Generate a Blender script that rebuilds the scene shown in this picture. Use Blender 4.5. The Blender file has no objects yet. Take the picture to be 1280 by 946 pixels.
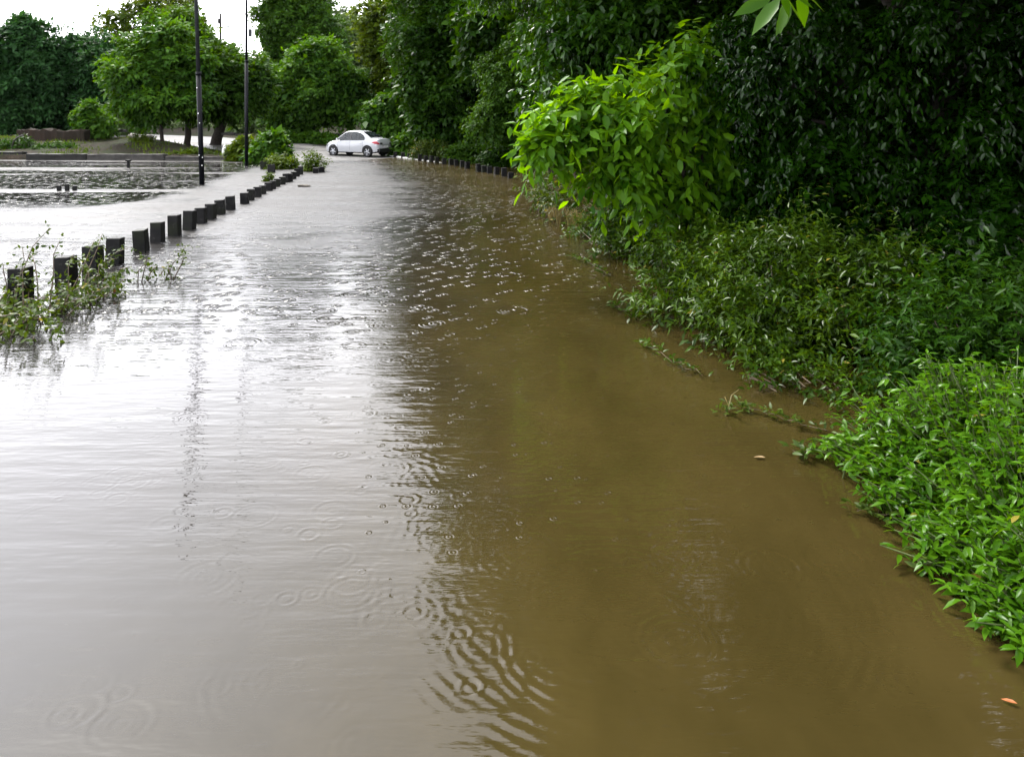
import bpy, bmesh, math, random
import numpy as np
from mathutils import Vector, Matrix

random.seed(7)
RNG = np.random.default_rng(11)
C = bpy.context.scene.collection
SC = bpy.context.scene
PI = math.pi

# ------------------------------------------------------------------ camera numbers
CAM_H = 2.1          # eye height above the flood water
FPX = 931.0          # focal length in photograph pixels
HY = 150.0           # horizon row in the photograph


def at(px, py, z=0.0):
    """ground point (world) seen at photo pixel px,py when it lies at height z"""
    Y = FPX * (CAM_H - z) / (py - HY)
    return np.array([(px - 640) / FPX * Y, Y, z])


def up(px, py, Y):
    """world point at distance Y seen at pixel px,py"""
    return np.array([(px - 640) / FPX * Y, Y, CAM_H + (HY - py) / FPX * Y])


def sstep(a, b, v):
    t = np.clip((v - a) / (b - a), 0, 1)
    return t * t * (3 - 2 * t)


# ------------------------------------------------------------------ object helpers
def tag(o, label=None, cat=None, group=None, kind=None):
    if label: o['label'] = label
    if cat: o['category'] = cat
    if group: o['group'] = group
    if kind: o['kind'] = kind
    return o


def empty(name, loc=(0, 0, 0), rz=0.0, label=None, cat=None, group=None):
    o = bpy.data.objects.new(name, None)
    C.objects.link(o)
    o.location = loc
    o.rotation_euler = (0, 0, rz)
    o.empty_display_size = 0.2
    return tag(o, label, cat, group)


def link(name, me, mat=None, parent=None):
    o = bpy.data.objects.new(name, me)
    C.objects.link(o)
    if mat is not None:
        for m in (mat if isinstance(mat, (list, tuple)) else [mat]):
            me.materials.append(m)
    if parent is not None:
        o.parent = parent
    return o


def np_mesh(name, V, F, smooth=True):
    """F: list of (k,n) int arrays of faces"""
    me = bpy.data.meshes.new(name)
    V = np.asarray(V, np.float32)
    me.vertices.add(len(V))
    me.vertices.foreach_set('co', V.ravel())
    loops = np.concatenate([f.ravel() for f in F]).astype(np.int32)
    sizes = np.concatenate([np.full(len(f), f.shape[1], np.int32) for f in F])
    starts = np.concatenate([[0], np.cumsum(sizes)[:-1]]).astype(np.int32)
    me.loops.add(len(loops))
    me.loops.foreach_set('vertex_index', loops)
    me.polygons.add(len(sizes))
    me.polygons.foreach_set('loop_start', starts)
    me.polygons.foreach_set('loop_total', sizes)
    me.polygons.foreach_set('use_smooth', np.full(len(sizes), smooth, bool))
    me.update(calc_edges=True)
    me.validate()
    return me


def bm_mesh(name, bm, smooth=False):
    me = bpy.data.meshes.new(name)
    bmesh.ops.recalc_face_normals(bm, faces=bm.faces[:])
    bm.to_mesh(me)
    bm.free()
    if smooth:
        me.polygons.foreach_set('use_smooth', np.ones(len(me.polygons), bool))
    return me


def bm_box(bm, size, loc=(0, 0, 0), bevel=0.0, taper=1.0, rot=None):
    r = bmesh.ops.create_cube(bm, size=1.0)
    vs = r['verts']
    for v in vs:
        k = taper if v.co.z > 0 else 1.0
        v.co = Vector((v.co.x * size[0] * k, v.co.y * size[1] * k, v.co.z * size[2]))
    if bevel > 0:
        es = list({e for v in vs for e in v.link_edges})
        rb = bmesh.ops.bevel(bm, geom=es, offset=bevel, segments=2, affect='EDGES', profile=0.6)
        vs = list({v for f in rb['faces'] for v in f.verts} | {v for v in vs if v.is_valid})
    M = Matrix.Translation(loc)
    if rot is not None:
        M = M @ rot
    bmesh.ops.transform(bm, matrix=M, verts=vs)
    return vs


def bm_tube(bm, pts, radii, seg=8, cap=True):
    pts = [Vector(p) for p in pts]
    rings = []
    for i, p in enumerate(pts):
        a = pts[max(i - 1, 0)]
        b = pts[min(i + 1, len(pts) - 1)]
        d = (b - a).normalized()
        ref = Vector((1, 0, 0)) if abs(d.x) < 0.8 else Vector((0, 1, 0))
        u = d.cross(ref).normalized()
        w = d.cross(u)
        rings.append([bm.verts.new(p + (u * math.cos(2 * PI * k / seg) + w * math.sin(2 * PI * k / seg)) * radii[i]) for k in range(seg)])
    for i in range(len(rings) - 1):
        for k in range(seg):
            f = bm.faces.new((rings[i][k], rings[i][(k + 1) % seg], rings[i + 1][(k + 1) % seg], rings[i + 1][k]))
            f.smooth = True
    if cap:
        bm.faces.new(rings[0][::-1])
        bm.faces.new(rings[-1])


# ------------------------------------------------------------------ materials
class NT:
    def __init__(self, name):
        self.m = bpy.data.materials.new(name)
        self.m.use_nodes = True
        self.t = self.m.node_tree
        self.t.nodes.clear()
        self.out = self.n('ShaderNodeOutputMaterial')

    def n(self, typ, **kw):
        nd = self.t.nodes.new(typ)
        for k, v in kw.items():
            setattr(nd, k, v)
        return nd

    def l(self, a, b):
        self.t.links.new(a, b)

    def put(self, sock, v):
        if hasattr(v, 'is_linked') or hasattr(v, 'links'):
            self.l(v, sock)
        else:
            sock.default_value = v

    def math(self, op, a, b=0.0, c=None, clamp=False):
        nd = self.n('ShaderNodeMath', operation=op, use_clamp=clamp)
        self.put(nd.inputs[0], a)
        self.put(nd.inputs[1], b)
        if c is not None:
            self.put(nd.inputs[2], c)
        return nd.outputs[0]

    def mix(self, f, a, b):
        nd = self.n('ShaderNodeMix', data_type='RGBA')
        self.put(nd.inputs['Factor'], f)
        self.put(nd.inputs['A'], a if not isinstance(a, tuple) else (*a[:3], 1))
        self.put(nd.inputs['B'], b if not isinstance(b, tuple) else (*b[:3], 1))
        # RGBA sockets are the third pair
        for s, v in ((nd.inputs[6], a), (nd.inputs[7], b)):
            if isinstance(v, tuple):
                s.default_value = (*v[:3], 1)
            else:
                self.l(v, s)
        return nd.outputs[2]

    def pos(self, scale=(1, 1, 1), obj=True):
        if obj:
            src = self.n('ShaderNodeTexCoord').outputs['Object']
        else:
            src = self.n('ShaderNodeNewGeometry').outputs['Position']
        mp = self.n('ShaderNodeMapping')
        mp.inputs['Scale'].default_value = scale
        self.l(src, mp.inputs['Vector'])
        return mp.outputs[0]

    def noise(self, scale, vec=None, detail=2.0, rough=0.5, dim='3D'):
        nd = self.n('ShaderNodeTexNoise', noise_dimensions=dim)
        nd.inputs['Scale'].default_value = scale
        nd.inputs['Detail'].default_value = detail
        nd.inputs['Roughness'].default_value = rough
        if vec is not None:
            self.l(vec, nd.inputs['Vector'])
        return nd.outputs[0]

    def ramp(self, f, lo, hi, a=0.0, b=1.0):
        nd = self.n('ShaderNodeMapRange', interpolation_type='SMOOTHSTEP')
        self.put(nd.inputs['Value'], f)
        nd.inputs['From Min'].default_value = lo
        nd.inputs['From Max'].default_value = hi
        nd.inputs['To Min'].default_value = a
        nd.inputs['To Max'].default_value = b
        return nd.outputs[0]

    def principled(self, base, rough=0.5, spec=0.5, metal=0.0, normal=None, **kw):
        b = self.n('ShaderNodeBsdfPrincipled')
        self.put(b.inputs['Base Color'], base if not isinstance(base, tuple) else (*base[:3], 1))
        self.put(b.inputs['Roughness'], rough)
        self.put(b.inputs['Specular IOR Level'], spec)
        self.put(b.inputs['Metallic'], metal)
        for k, v in kw.items():
            self.put(b.inputs[k], v)
        if normal is not None:
            self.l(normal, b.inputs['Normal'])
        return b.outputs[0]

    def bump(self, h, dist=1.0, strength=1.0):
        nd = self.n('ShaderNodeBump')
        nd.inputs['Strength'].default_value = strength
        nd.inputs['Distance'].default_value = dist
        self.l(h, nd.inputs['Height'])
        return nd.outputs[0]

    def done(self, sh):
        self.l(sh, self.out.inputs['Surface'])
        return self.m


def mat_plain(name, rgb, rough=0.5, spec=0.5, metal=0.0, var=0.25, scale=6.0, bump=0.0, **kw):
    n = NT(name)
    nz = n.noise(scale, n.pos(), 4.0, 0.6)
    f = n.ramp(nz, 0.3, 0.7)
    dark = tuple(c * (1 - var) for c in rgb)
    light = tuple(min(1, c * (1 + var)) for c in rgb)
    nor = None
    if bump:
        nor = n.bump(n.noise(scale * 4, n.pos(), 4.0, 0.7), bump)
    return n.done(n.principled(n.mix(f, dark, light), rough, spec, metal, nor, **kw))


def mat_leaf(name, old, young, transl=0.3, rough=0.35, spec=0.5, clump=0.6, tcol=None, yellow=0.0):
    """leaves: colour differs leaf by leaf and a little branch by branch; light passes through"""
    n = NT(name)
    rnd = n.n('ShaderNodeNewGeometry').outputs['Random Per Island']
    nz = n.ramp(n.noise(clump, n.pos(), 2.0, 0.5), 0.32, 0.68)
    f = n.math('ADD', n.math('MULTIPLY', rnd, 0.55), n.math('MULTIPLY', nz, 0.45))
    col = n.mix(f, old, young)
    if yellow > 0:
        r2 = n.math('FRACT', n.math('MULTIPLY', rnd, 37.13))
        col = n.mix(n.ramp(r2, 1 - yellow, 1.0 - yellow * 0.6), col, (0.20, 0.17, 0.03))
    p = n.principled(col, rough, spec)
    t = n.n('ShaderNodeBsdfTranslucent')
    hs = n.n('ShaderNodeHueSaturation')
    hs.inputs['Hue'].default_value = 0.48
    hs.inputs['Saturation'].default_value = 1.15
    hs.inputs['Value'].default_value = 1.7
    n.l(col, hs.inputs['Color'])
    n.l(hs.outputs[0], t.inputs['Color'])
    mx = n.n('ShaderNodeMixShader')
    mx.inputs[0].default_value = transl
    n.l(p, mx.inputs[1])
    n.l(t.outputs[0], mx.inputs[2])
    return n.done(mx.outputs[0])


# ------------------------------------------------------------------ foliage building
def nrm(a):
    return a / np.maximum(np.linalg.norm(a, axis=-1, keepdims=True), 1e-9)


def twigs(rng, org, dirs, nl, tl, L, W, droop=0.3, spread=0.9, flat=0.6):
    """leaves set round twigs: returns P, D, N, L, W arrays"""
    n = len(org)
    t = (np.linspace(0.1, 1.0, nl)[None, :] + rng.normal(0, 0.05, (n, nl)))
    TL = tl * rng.uniform(0.6, 1.3, (n, 1))
    P = org[:, None, :] + dirs[:, None, :] * (t * TL)[..., None]
    P[..., 2] -= droop * TL * t * t
    d = np.repeat(dirs[:, None, :], nl, 1).copy()
    d[..., 2] -= 2 * droop * t * 0.6
    d = nrm(d)
    upv = np.zeros_like(d)
    upv[..., 2] = 1
    side = nrm(np.cross(d, upv) + 1e-4)
    u2 = np.cross(side, d)
    ang = (np.arange(nl) * 2.4)[None, :] + rng.uniform(0, 6.28, (n, 1)) + rng.normal(0, 0.4, (n, nl))
    ld = d * 0.55 + (side * np.cos(ang)[..., None] + u2 * (np.sin(ang) * flat)[..., None]) * spread
    ld[..., 2] -= droop * 0.9
    ld = nrm(ld + rng.normal(0, 0.15, ld.shape))
    nn = upv + rng.normal(0, 0.45, d.shape) + d * 0.25
    nn = nrm(nn - ld * np.sum(nn * ld, -1, keepdims=True))
    s = rng.uniform(0.65, 1.2, (n, nl))
    return (P.reshape(-1, 3), ld.reshape(-1, 3), nn.reshape(-1, 3), (L * s).ravel(), (W * s).ravel())


def leaf_geo(P, D, N, L, W, detail=1, curl=0.18, fold=0.25):
    """vertex and face arrays of many leaves"""
    n = len(P)
    S = np.cross(N, D)
    L_ = L[:, None]
    W_ = W[:, None] * 0.5
    if detail == 0:
        V = np.stack([P, P + D * L_ * 0.42 - S * W_, P + D * L_ - N * L_ * curl, P + D * L_ * 0.42 + S * W_], 1)
        F = [np.arange(n)[:, None] * 4 + np.array([[0, 3, 2, 1]])]
    elif detail == 1:
        c = P + D * L_ * 0.45 - N * W_ * fold
        V = np.stack([P, P + D * L_ * 0.42 - S * W_, c, P + D * L_ * 0.42 + S * W_, P + D * L_ - N * L_ * curl], 1)
        b = np.arange(n)[:, None] * 5
        F = [np.concatenate([b + np.array([[0, 2, 4, 1]]), b + np.array([[0, 3, 4, 2]])])]
    else:
        c1 = P + D * L_ * 0.28 - N * W_ * fold * 0.7
        c2 = P + D * L_ * 0.64 - N * (W_ * fold * 0.7 + L_ * curl * 0.35)
        e1 = P + D * L_ * 0.3
        e2 = P + D * L_ * 0.62 - N * L_ * curl * 0.35
        V = np.stack([P, e1 - S * W_ * 0.86, c1, e1 + S * W_ * 0.86, e2 - S * W_ * 0.84, c2, e2 + S * W_ * 0.84,
                      P + D * L_ - N * L_ * curl], 1)
        b = np.arange(n)[:, None] * 8
        F = [np.concatenate([b + np.array([[2, 5, 4, 1]]), b + np.array([[2, 3, 6, 5]])]),
             np.concatenate([b + np.array([[0, 2, 1]]), b + np.array([[0, 3, 2]]), b + np.array([[5, 7, 4]]), b + np.array([[5, 6, 7]])])]
    return V.reshape(-1, 3), F


class Leaves:
    def __init__(self):
        self.V, self.F, self.n = [], [], 0

    def add(self, V, F):
        self.V.append(V)
        self.F += [f + self.n for f in F]
        self.n += len(V)

    def mesh(self, name):
        return np_mesh(name, np.concatenate(self.V), self.F, True)


def sph(rng, n):
    v = rng.normal(size=(n, 3))
    return nrm(v)


def blob_twigs(rng, c, r, n, shell=0.55, lumpy=0.28):
    """twig origins and directions over an uneven ellipsoid"""
    c = np.asarray(c, float)
    r = np.asarray(r, float)
    u = sph(rng, n)
    k = sph(rng, 7)
    amp = rng.uniform(0.4, 1.0, 7)
    lump = np.max(np.clip(u @ k.T, 0, 1) ** 6 * amp, axis=1)
    rad = (1 - lumpy) + lumpy * 1.5 * lump
    depth = shell + (1 - shell) * rng.uniform(0, 1, n) ** 0.6
    P = c + u * r * (rad * depth)[:, None]
    D = u * 0.9 + rng.normal(0, 0.35, u.shape)
    D[:, 2] += 0.15
    return P, nrm(D)


def lumps(rng, c, r, n=13, s=(.26, .52), reach=1.0):
    """one crown mass broken into uneven boughs"""
    c, r = np.asarray(c, float), np.asarray(r, float)
    k = np.arange(n) + rng.uniform(0, 1)
    z = 1 - 2 * (k % n + .5) / n
    ph = k * 2.39996 + rng.uniform(0, 6)
    u = np.stack([np.sqrt(1 - z * z) * np.cos(ph), np.sqrt(1 - z * z) * np.sin(ph), z], 1)
    u = nrm(u + rng.normal(0, .28, u.shape))
    return [(c + u[i] * r * rng.uniform(.5, reach), r * rng.uniform(*s) * np.array([1, 1, .8])) for i in range(n)]


def crown_mesh(name, blobs, seed, leaf=(0.3, 0.16), dens=30, nl=7, tl=0.6, droop=0.25, detail=0, shell=0.55, inner=0.35, base=None, nlump=15, lump_s=(.26, .52), reach=1.0, curl=.18, fold=.25, inner_scale=1.9, gap=None):
    """blobs: list of (centre, radii). dens: twigs per square metre of blob surface"""
    rng = np.random.default_rng(seed)
    G = Leaves()
    for (c, r) in blobs:
        r = np.asarray(r, float)
        area = 4 * PI * ((r[0] * r[1]) ** 1.6 / 3 + (r[0] * r[2]) ** 1.6 / 3 + (r[1] * r[2]) ** 1.6 / 3) ** (1 / 1.6)
        n = max(10, int(area * dens))
        subs = lumps(rng, c, r, nlump, lump_s, reach) if nlump else [(c, r)]
        wts = np.array([b_[1][0] ** 2 for b_ in subs]) * rng.uniform(.35, 1.65, len(subs))
        wts = wts / wts.sum()
        for (sc_, sr), wt in zip(subs, wts):
            P, D = blob_twigs(rng, sc_, sr, max(3, int(n * 1.25 * wt)), shell)
            D = nrm(D + nrm((sc_ - np.asarray(c))[None]) * .5)
            if gap is not None:      # bare hollows between the sprays
                q = P * 4.2 + seed
                f = np.sin(q[:, 0] + 1.7 * np.sin(q[:, 2] * .7)) * np.sin(q[:, 2] * 1.1 + 1.3 * np.sin(q[:, 1] * .8)) + .5 * np.sin(q[:, 1] * 1.3 + q[:, 0] * .6)
                k = f + rng.normal(0, .15, len(P)) > gap - .45
                P, D = P[k], D[k]
                if not len(P):
                    continue
            G.add(*leaf_geo(*twigs(rng, P, D, nl, tl, leaf[0], leaf[1], droop), detail, curl, fold))
        if inner > 0:
            m = int(n * inner)
            P, D = blob_twigs(rng, c, r * 0.72, m, 0.1)
            G.add(*leaf_geo(*twigs(rng, P, D, nl, tl, leaf[0] * inner_scale, leaf[1] * inner_scale, droop), min(detail, 1)))
    me = G.mesh(name)
    if base is not None:
        me.transform(Matrix.Translation(-Vector(base)))
    return me


def trunk_mesh(name, base, tips, r0, seed=0, fork=0.45, lean=(0, 0), seg=8):
    """tapered trunk to a fork, limbs on to every tip; coordinates relative to base"""
    rnd = random.Random(seed)
    base = Vector(base)
    T = [Vector(t) - base for t in tips]
    top = sum(T, Vector()) / len(T)
    f = Vector((top.x * 0.45 + lean[0], top.y * 0.45 + lean[1], max(min(t.z for t in T), top.z * 0.5) * fork))
    bm = bmesh.new()
    pts, rad = [], []
    for k in range(6):
        s = k / 5
        w = 0.06 * (1 - s) * s * 4
        pts.append(Vector((f.x * s ** 1.4 + rnd.uniform(-w, w), f.y * s ** 1.4 + rnd.uniform(-w, w), -0.25 + (f.z + 0.25) * s)))
        rad.append(r0 * (1.45 - 1.1 * s ** 0.3 if k == 0 else 1.0 - 0.35 * s))
    bm_tube(bm, pts, rad, seg)
    for t in T:
        q = []
        rr = []
        for k in range(6):
            s = k / 5
            p = f.lerp(t, s)
            p.z += math.sin(s * PI) * 0.08 * (t - f).length
            j = 0.05 * (t - f).length * math.sin(s * PI)
            q.append(p + Vector((rnd.uniform(-j, j), rnd.uniform(-j, j), rnd.uniform(-j, j))))
            rr.append(r0 * (0.6 * (1 - s) + 0.08))
        q[0] = f - Vector((0, 0, r0 * 0.5))
        bm_tube(bm, q, rr, max(5, seg - 2))
    return bm_mesh(name, bm)


def pixblobs(lst, Y, depth=1.0):
    """(px, py, rx, ry[, dY]) in photo pixels at distance Y -> world ellipsoids"""
    out = []
    for b in lst:
        yy = Y + (b[4] if len(b) > 4 else 0.0)
        k = yy / FPX
        out.append((up(b[0], b[1], yy), (b[2] * k, b[2] * k * depth, b[3] * k)))
    return out


def tree(name, label, base, blobs, mat, bark, seed, r0=0.2, group=None, cat='tree', **kw):
    tw = kw.pop('trunk_kw', {})
    root = empty(name, base, 0, label, cat, group)
    tips = [c for c, r in blobs]
    link('trunk', trunk_mesh('trunk', base, tips, r0, seed, **tw), bark, root)
    cr = link('crown', crown_mesh('crown', blobs, seed, base=base, **kw), mat, root)
    return root


# ------------------------------------------------------------------ terrain
ROAD = np.array([(-1.9, -60, -.26), (-1.9, 12, -.26), (-2.4, 18, -.25), (-4.1, 27, -.2), (-6.7, 34, -.09), (-9.5, 40.3, .0),
                 (-14.2, 47.2, .2), (-20.5, 53.5, .5), (-29, 58.5, .78), (-40, 62, .93), (-62, 65, 1.0), (-140, 68, 1.0)], float)


def dens_road():
    # Catmull-Rom through the points
    out = []
    for i in range(len(ROAD) - 1):
        p0, p1, p2, p3 = ROAD[max(i - 1, 0)], ROAD[i], ROAD[i + 1], ROAD[min(i + 2, len(ROAD) - 1)]
        n = max(3, int(np.linalg.norm(p2 - p1) / 0.8))
        for t in np.linspace(0, 1, n, endpoint=False):
            a = 0.5 * (2 * p1 + (p2 - p0) * t + (2 * p0 - 5 * p1 + 4 * p2 - p3) * t ** 2 + (3 * p1 - p0 - 3 * p2 + p3) * t ** 3)
            out.append(a)
    out.append(ROAD[-1])
    return np.array(out)


RD = dens_road()
RT = nrm(np.gradient(RD[:, :2], axis=0))
HALF = 3.9


def road_frame(x, y):
    """signed distance to the road's centre line (positive on its right) and the road's height there"""
    x = np.asarray(x, float).ravel()
    y = np.asarray(y, float).ravel()
    best = np.full(x.shape, 1e9)
    sd = np.zeros(x.shape)
    zr = np.zeros(x.shape)
    for i in range(len(RD)):
        dx, dy = x - RD[i, 0], y - RD[i, 1]
        d2 = dx * dx + dy * dy
        m = d2 < best
        best = np.where(m, d2, best)
        s = dx * RT[i, 1] - dy * RT[i, 0]
        sd = np.where(m, np.sign(s) * np.sqrt(d2), sd)
        zr = np.where(m, RD[i, 2], zr)
    return sd, zr


def wob(x, y):
    return (np.sin(x * 0.9 + 1.3 * np.sin(y * 0.37)) * np.sin(y * 0.8 + np.sin(x * 0.53)) * 0.5
            + np.sin(x * 2.3 + y * 1.1) * np.sin(y * 2.1 - x * 0.7) * 0.25)


def ground_z(x, y):
    shp = np.shape(x)
    x = np.asarray(x, float).ravel()
    y = np.asarray(y, float).ravel()
    d, zr = road_frame(x, y)
    w = wob(x, y)
    right = np.maximum(zr, -0.22) + sstep(4.6, 8.0, d) * 0.55 + sstep(6, 30, d) * 0.6 + w * 0.08 * sstep(4, 6, d)
    pond = -0.4 + 0 * x
    bank = sstep(38.95, 39.1, y) * 0.65 + sstep(39.3, 48.5, y) * 0.68 + w * 0.07 * sstep(39, 41, y) - 0.4 * 0
    left = pond + bank
    # spit of land by the bushes at the end of the bollards
    left += 0.52 * np.exp(-(((x + 10.9) / 2.2) ** 2 + ((y - 34.0) / 3.5) ** 2))
    left = np.where(y > 45, np.maximum(left, zr - 0.05), left)
    t = sstep(-HALF - 2.5, -HALF - 0.2, d)
    lz = left * (1 - t) + (zr - 0.07) * t
    z = np.where(d < -HALF, lz, np.where(d > HALF, right, zr - 0.07))
    return z.reshape(shp)


def gz(x, y):
    return float(ground_z(np.array([x]), np.array([y]))[0])


def grid_mesh(name, xs, ys, zf):
    X, Y = np.meshgrid(xs, ys)
    Z = zf(X, Y)
    V = np.stack([X, Y, Z], -1).reshape(-1, 3)
    nx, ny = len(xs), len(ys)
    i = (np.arange(ny - 1)[:, None] * nx + np.arange(nx - 1)[None, :]).ravel()
    return V, np.stack([i, i + 1, i + nx + 1, i + nx], 1)


def build_ground():
    xs = np.concatenate([[-400, -250, -160, -120], np.arange(-95, -34, 1.6), np.arange(-34, 16, 0.35), np.arange(16, 45, 2.5), [60, 100, 200, 400]])
    ys = np.concatenate([[-200, -120, -60, -30], np.arange(-15, 26, 0.7), np.arange(26, 56, 0.3), np.arange(56, 110, 2.2), [125, 160, 250, 420]])
    V, F = grid_mesh('ground', xs, ys, ground_z)
    n = NT('ground_soil')
    pos = n.pos()
    a = n.ramp(n.noise(0.6, pos, 5.0, 0.6), 0.42, 0.6)
    b = n.ramp(n.noise(4.0, pos, 4.0, 0.7), 0.35, 0.65)
    soil = n.mix(b, (0.010, 0.008, 0.006), (0.025, 0.019, 0.013))
    grass = n.mix(b, (0.010, 0.014, 0.005), (0.022, 0.027, 0.009))
    col = n.mix(a, soil, grass)
    h = n.noise(9.0, pos, 5.0, 0.7)
    m = n.done(n.principled(col, 0.85, 0.05, 0, n.bump(h, 0.08)))
    o = link('ground', np_mesh('ground', V, [F]), m)
    tag(o, kind='structure')


def build_road():
    L = np.stack([-RT[:, 1], RT[:, 0]], 1)
    offs = np.array([-HALF, -HALF * .66, -HALF * .33, 0, HALF * .33, HALF * .66, HALF])
    V = []
    for i in range(len(RD)):
        for o_ in offs:
            crown = 0.03 * (1 - (o_ / HALF) ** 2)
            V.append((RD[i, 0] + L[i, 0] * o_, RD[i, 1] + L[i, 1] * o_, RD[i, 2] + crown))
    k = len(offs)
    F = [(i * k + j, i * k + j + 1, (i + 1) * k + j + 1, (i + 1) * k + j) for i in range(len(RD) - 1) for j in range(k - 1)]
    F = np.array(F)[:, ::-1]
    n = NT('wet_asphalt')
    pos = n.pos()
    fine = n.noise(40.0, pos, 3.0, 0.7)
    patch = n.ramp(n.noise(0.5, n.pos((1, 1, 1)), 4.0, 0.6), 0.40, 0.62)
    col = n.mix(fine, (0.03, 0.03, 0.031), (0.075, 0.073, 0.07))
    col = n.mix(patch, col, n.mix(fine, (0.05, 0.048, 0.045), (0.11, 0.105, 0.10)))
    rough = n.math('ADD', 0.38, n.math('MULTIPLY', patch, 0.25))
    m = n.done(n.principled(col, rough, 0.25, 0, n.bump(fine, 0.006)))
    o = link('road', np_mesh('road', np.array(V), [F]), m)
    tag(o, kind='structure')


# ------------------------------------------------------------------ flood water
def build_water():
    step = 0.01
    xs = np.arange(-4.6, 3.2 + 1e-6, step)
    ys = np.arange(1.7, 8.6 + 1e-6, step)
    X, Y = np.meshgrid(xs, ys)
    H = np.zeros_like(X)
    rng = np.random.default_rng(5)

    def ring(cx, cy, R, amp, lam, wid, dirn=None, inner=0.4):
        rr = max(R + wid * 3, 0.05)
        m = (np.abs(X - cx) < rr) & (np.abs(Y - cy) < rr)
        if not m.any():
            return
        r = np.hypot(X[m] - cx, Y[m] - cy)
        env = np.exp(-((r - R) / wid) ** 2)
        env = np.where(r < R, np.maximum(env, inner * (r / R)), env) if R > 0 else env
        v = np.sin((r - R) * 2 * PI / lam) * env * amp
        if dirn is not None:
            th = np.arctan2(Y[m] - cy, X[m] - cx)
            v = v * np.clip(0.35 + 0.65 * np.cos(th - dirn), 0, 1)
        H[m] += v

    rings = [(258, 722, 36, 1), (500, 720, 38, 1), (440, 725, 26, .9), (388, 742, 13, 1), (505, 770, 46, 1), (520, 752, 60, .5), (600, 808, 40, 1.1),
             (350, 848, 85, .6), (300, 763, 32, .7), (20, 868, 26, .8), (95, 888, 28, 1), (80, 895, 18, 1), (150, 905, 36, .8), (448, 932, 24, .9),
             (415, 638, 22, .8), (390, 592, 20, .7), (165, 602, 20, .8), (210, 655, 20, .6), (150, 752, 14, .7), (185, 545, 12, .8),
             (792, 705, 11, 1), (845, 706, 10, 1), (898, 716, 24, 1.1), (886, 711, 10, 1), (963, 708, 34, 1.2), (1041, 712, 12, 1), (848, 800, 44, 1.2),
             (680, 597, 22, 1), (665, 683, 70, .9), (680, 716, 40, .8), (620, 652, 40, .8), (770, 745, 110, .55), (760, 800, 130, .6),
             (1130, 850, 22, .5), (1120, 862, 12, .6), (1040, 935, 18, .4), (560, 600, 60, .5), (540, 655, 30, .6)]
    for (px, py, rp, a) in rings:
        p = at(px, py)
        R = rp / FPX * p[1]
        ring(p[0], p[1], R, 0.0009 * a * (1.5 if px > 700 else .8), min(0.045, max(0.034, R * 0.55)), 0.022 + R * 0.10, None, 0.3)
        ring(p[0], p[1], R * 0.35, 0.0007 * a, 0.034, 0.024)
    # splash of many small drops
    for _ in range(900):
        yy = 2.2 + 6.1 * rng.uniform(0, 1) ** .75
        xx = rng.uniform(-4.3, 2.0)
        big = xx > -1.6 and yy > 2.6
        if yy < 3.2 and xx < -1.2 and rng.random() < .7:
            continue
        R = rng.uniform(0.005, 0.05) if rng.random() < .8 else rng.uniform(0.05, .14)
        ring(xx, yy, R, rng.choice([.0004, .0008, .0014, .0024], p=[.35, .3, .2, .15]) * (1 if big else .4), rng.uniform(.032, .042), .02)
    # fresh drops striking the calm brown side
    for _ in range(130):
        yy = 2.7 + 5.6 * rng.uniform(0, 1) ** .8
        xx = -.9 + 2.5 * rng.uniform(0, 1) ** 1.5
        ring(xx, yy, rng.uniform(.004, .03), rng.uniform(.0008, .0020), rng.uniform(.032, .04), .016)
    # bigger wakes spreading by the tree reflection's edge
    for (px, py, Rm, lam, a, wid, dr) in [(720, 690, .55, .055, .0012, .10, -PI / 2), (760, 720, .75, .06, .0013, .12, -1.45), (690, 660, .75, .06, .0010, .11, -1.6), (800, 730, .95, .06, .0014, .14, -1.3),
                                          (740, 640, .5, .06, .0011, .1, -1.5), (680, 600, .45, .06, .0009, .1, -1.6), (640, 570, .5, .065, .0009, .12, -1.5), (600, 540, .5, .065, .0008, .12, -1.5),
                                          (860, 760, .5, .055, .0010, .1, -1.4), (780, 700, 1.1, .055, .0012, .14, -1.7), (560, 640, .5, .06, .0006, .1, -1.2)]:
        p = at(px, py)
        ring(p[0], p[1], Rm, a * .68, lam, wid, dr, 0.2)
    # break every ring up a little so no arc is perfect
    H *= .62 + .6 * np.sin(X * 5.1 + 2 * np.sin(Y * 3.7)) * np.sin(Y * 6.3 + 1.5 * np.sin(X * 4.1))
    edge = sstep(0, .5, X - xs[0]) * sstep(0, .5, xs[-1] - X) * sstep(0, .3, Y - ys[0]) * sstep(0, .8, ys[-1] - Y)
    H *= edge
    nx, ny = len(xs), len(ys)
    V = np.stack([X, Y, H], -1).reshape(-1, 3)
    i = (np.arange(ny - 1)[:, None] * nx + np.arange(nx - 1)[None, :]).ravel()
    F = np.stack([i, i + 1, i + nx + 1, i + nx], 1)
    x0, x1, y0, y1 = xs[0], xs[-1], ys[0], ys[-1]
    bx = [-390, x0, x1, 390]
    by = [-190, y0, y1, 46]
    Vo, Fo, b = [], [], len(V)
    for r in range(3):
        for c in range(3):
            if r == 1 and c == 1:
                continue
            k = b + len(Vo)
            Vo += [(bx[c], by[r], 0), (bx[c + 1], by[r], 0), (bx[c + 1], by[r + 1], 0), (bx[c], by[r + 1], 0)]
            Fo.append((k, k + 1, k + 2, k + 3))
    me = np_mesh('flood_water', np.concatenate([V, np.array(Vo)]), [F, np.array(Fo)])

    n = NT('muddy_flood_water')
    geo = n.n('ShaderNodeNewGeometry').outputs['Position']
    sep = n.n('ShaderNodeSeparateXYZ')
    n.l(geo, sep.inputs[0])
    px, py = sep.outputs[0], sep.outputs[1]
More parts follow.
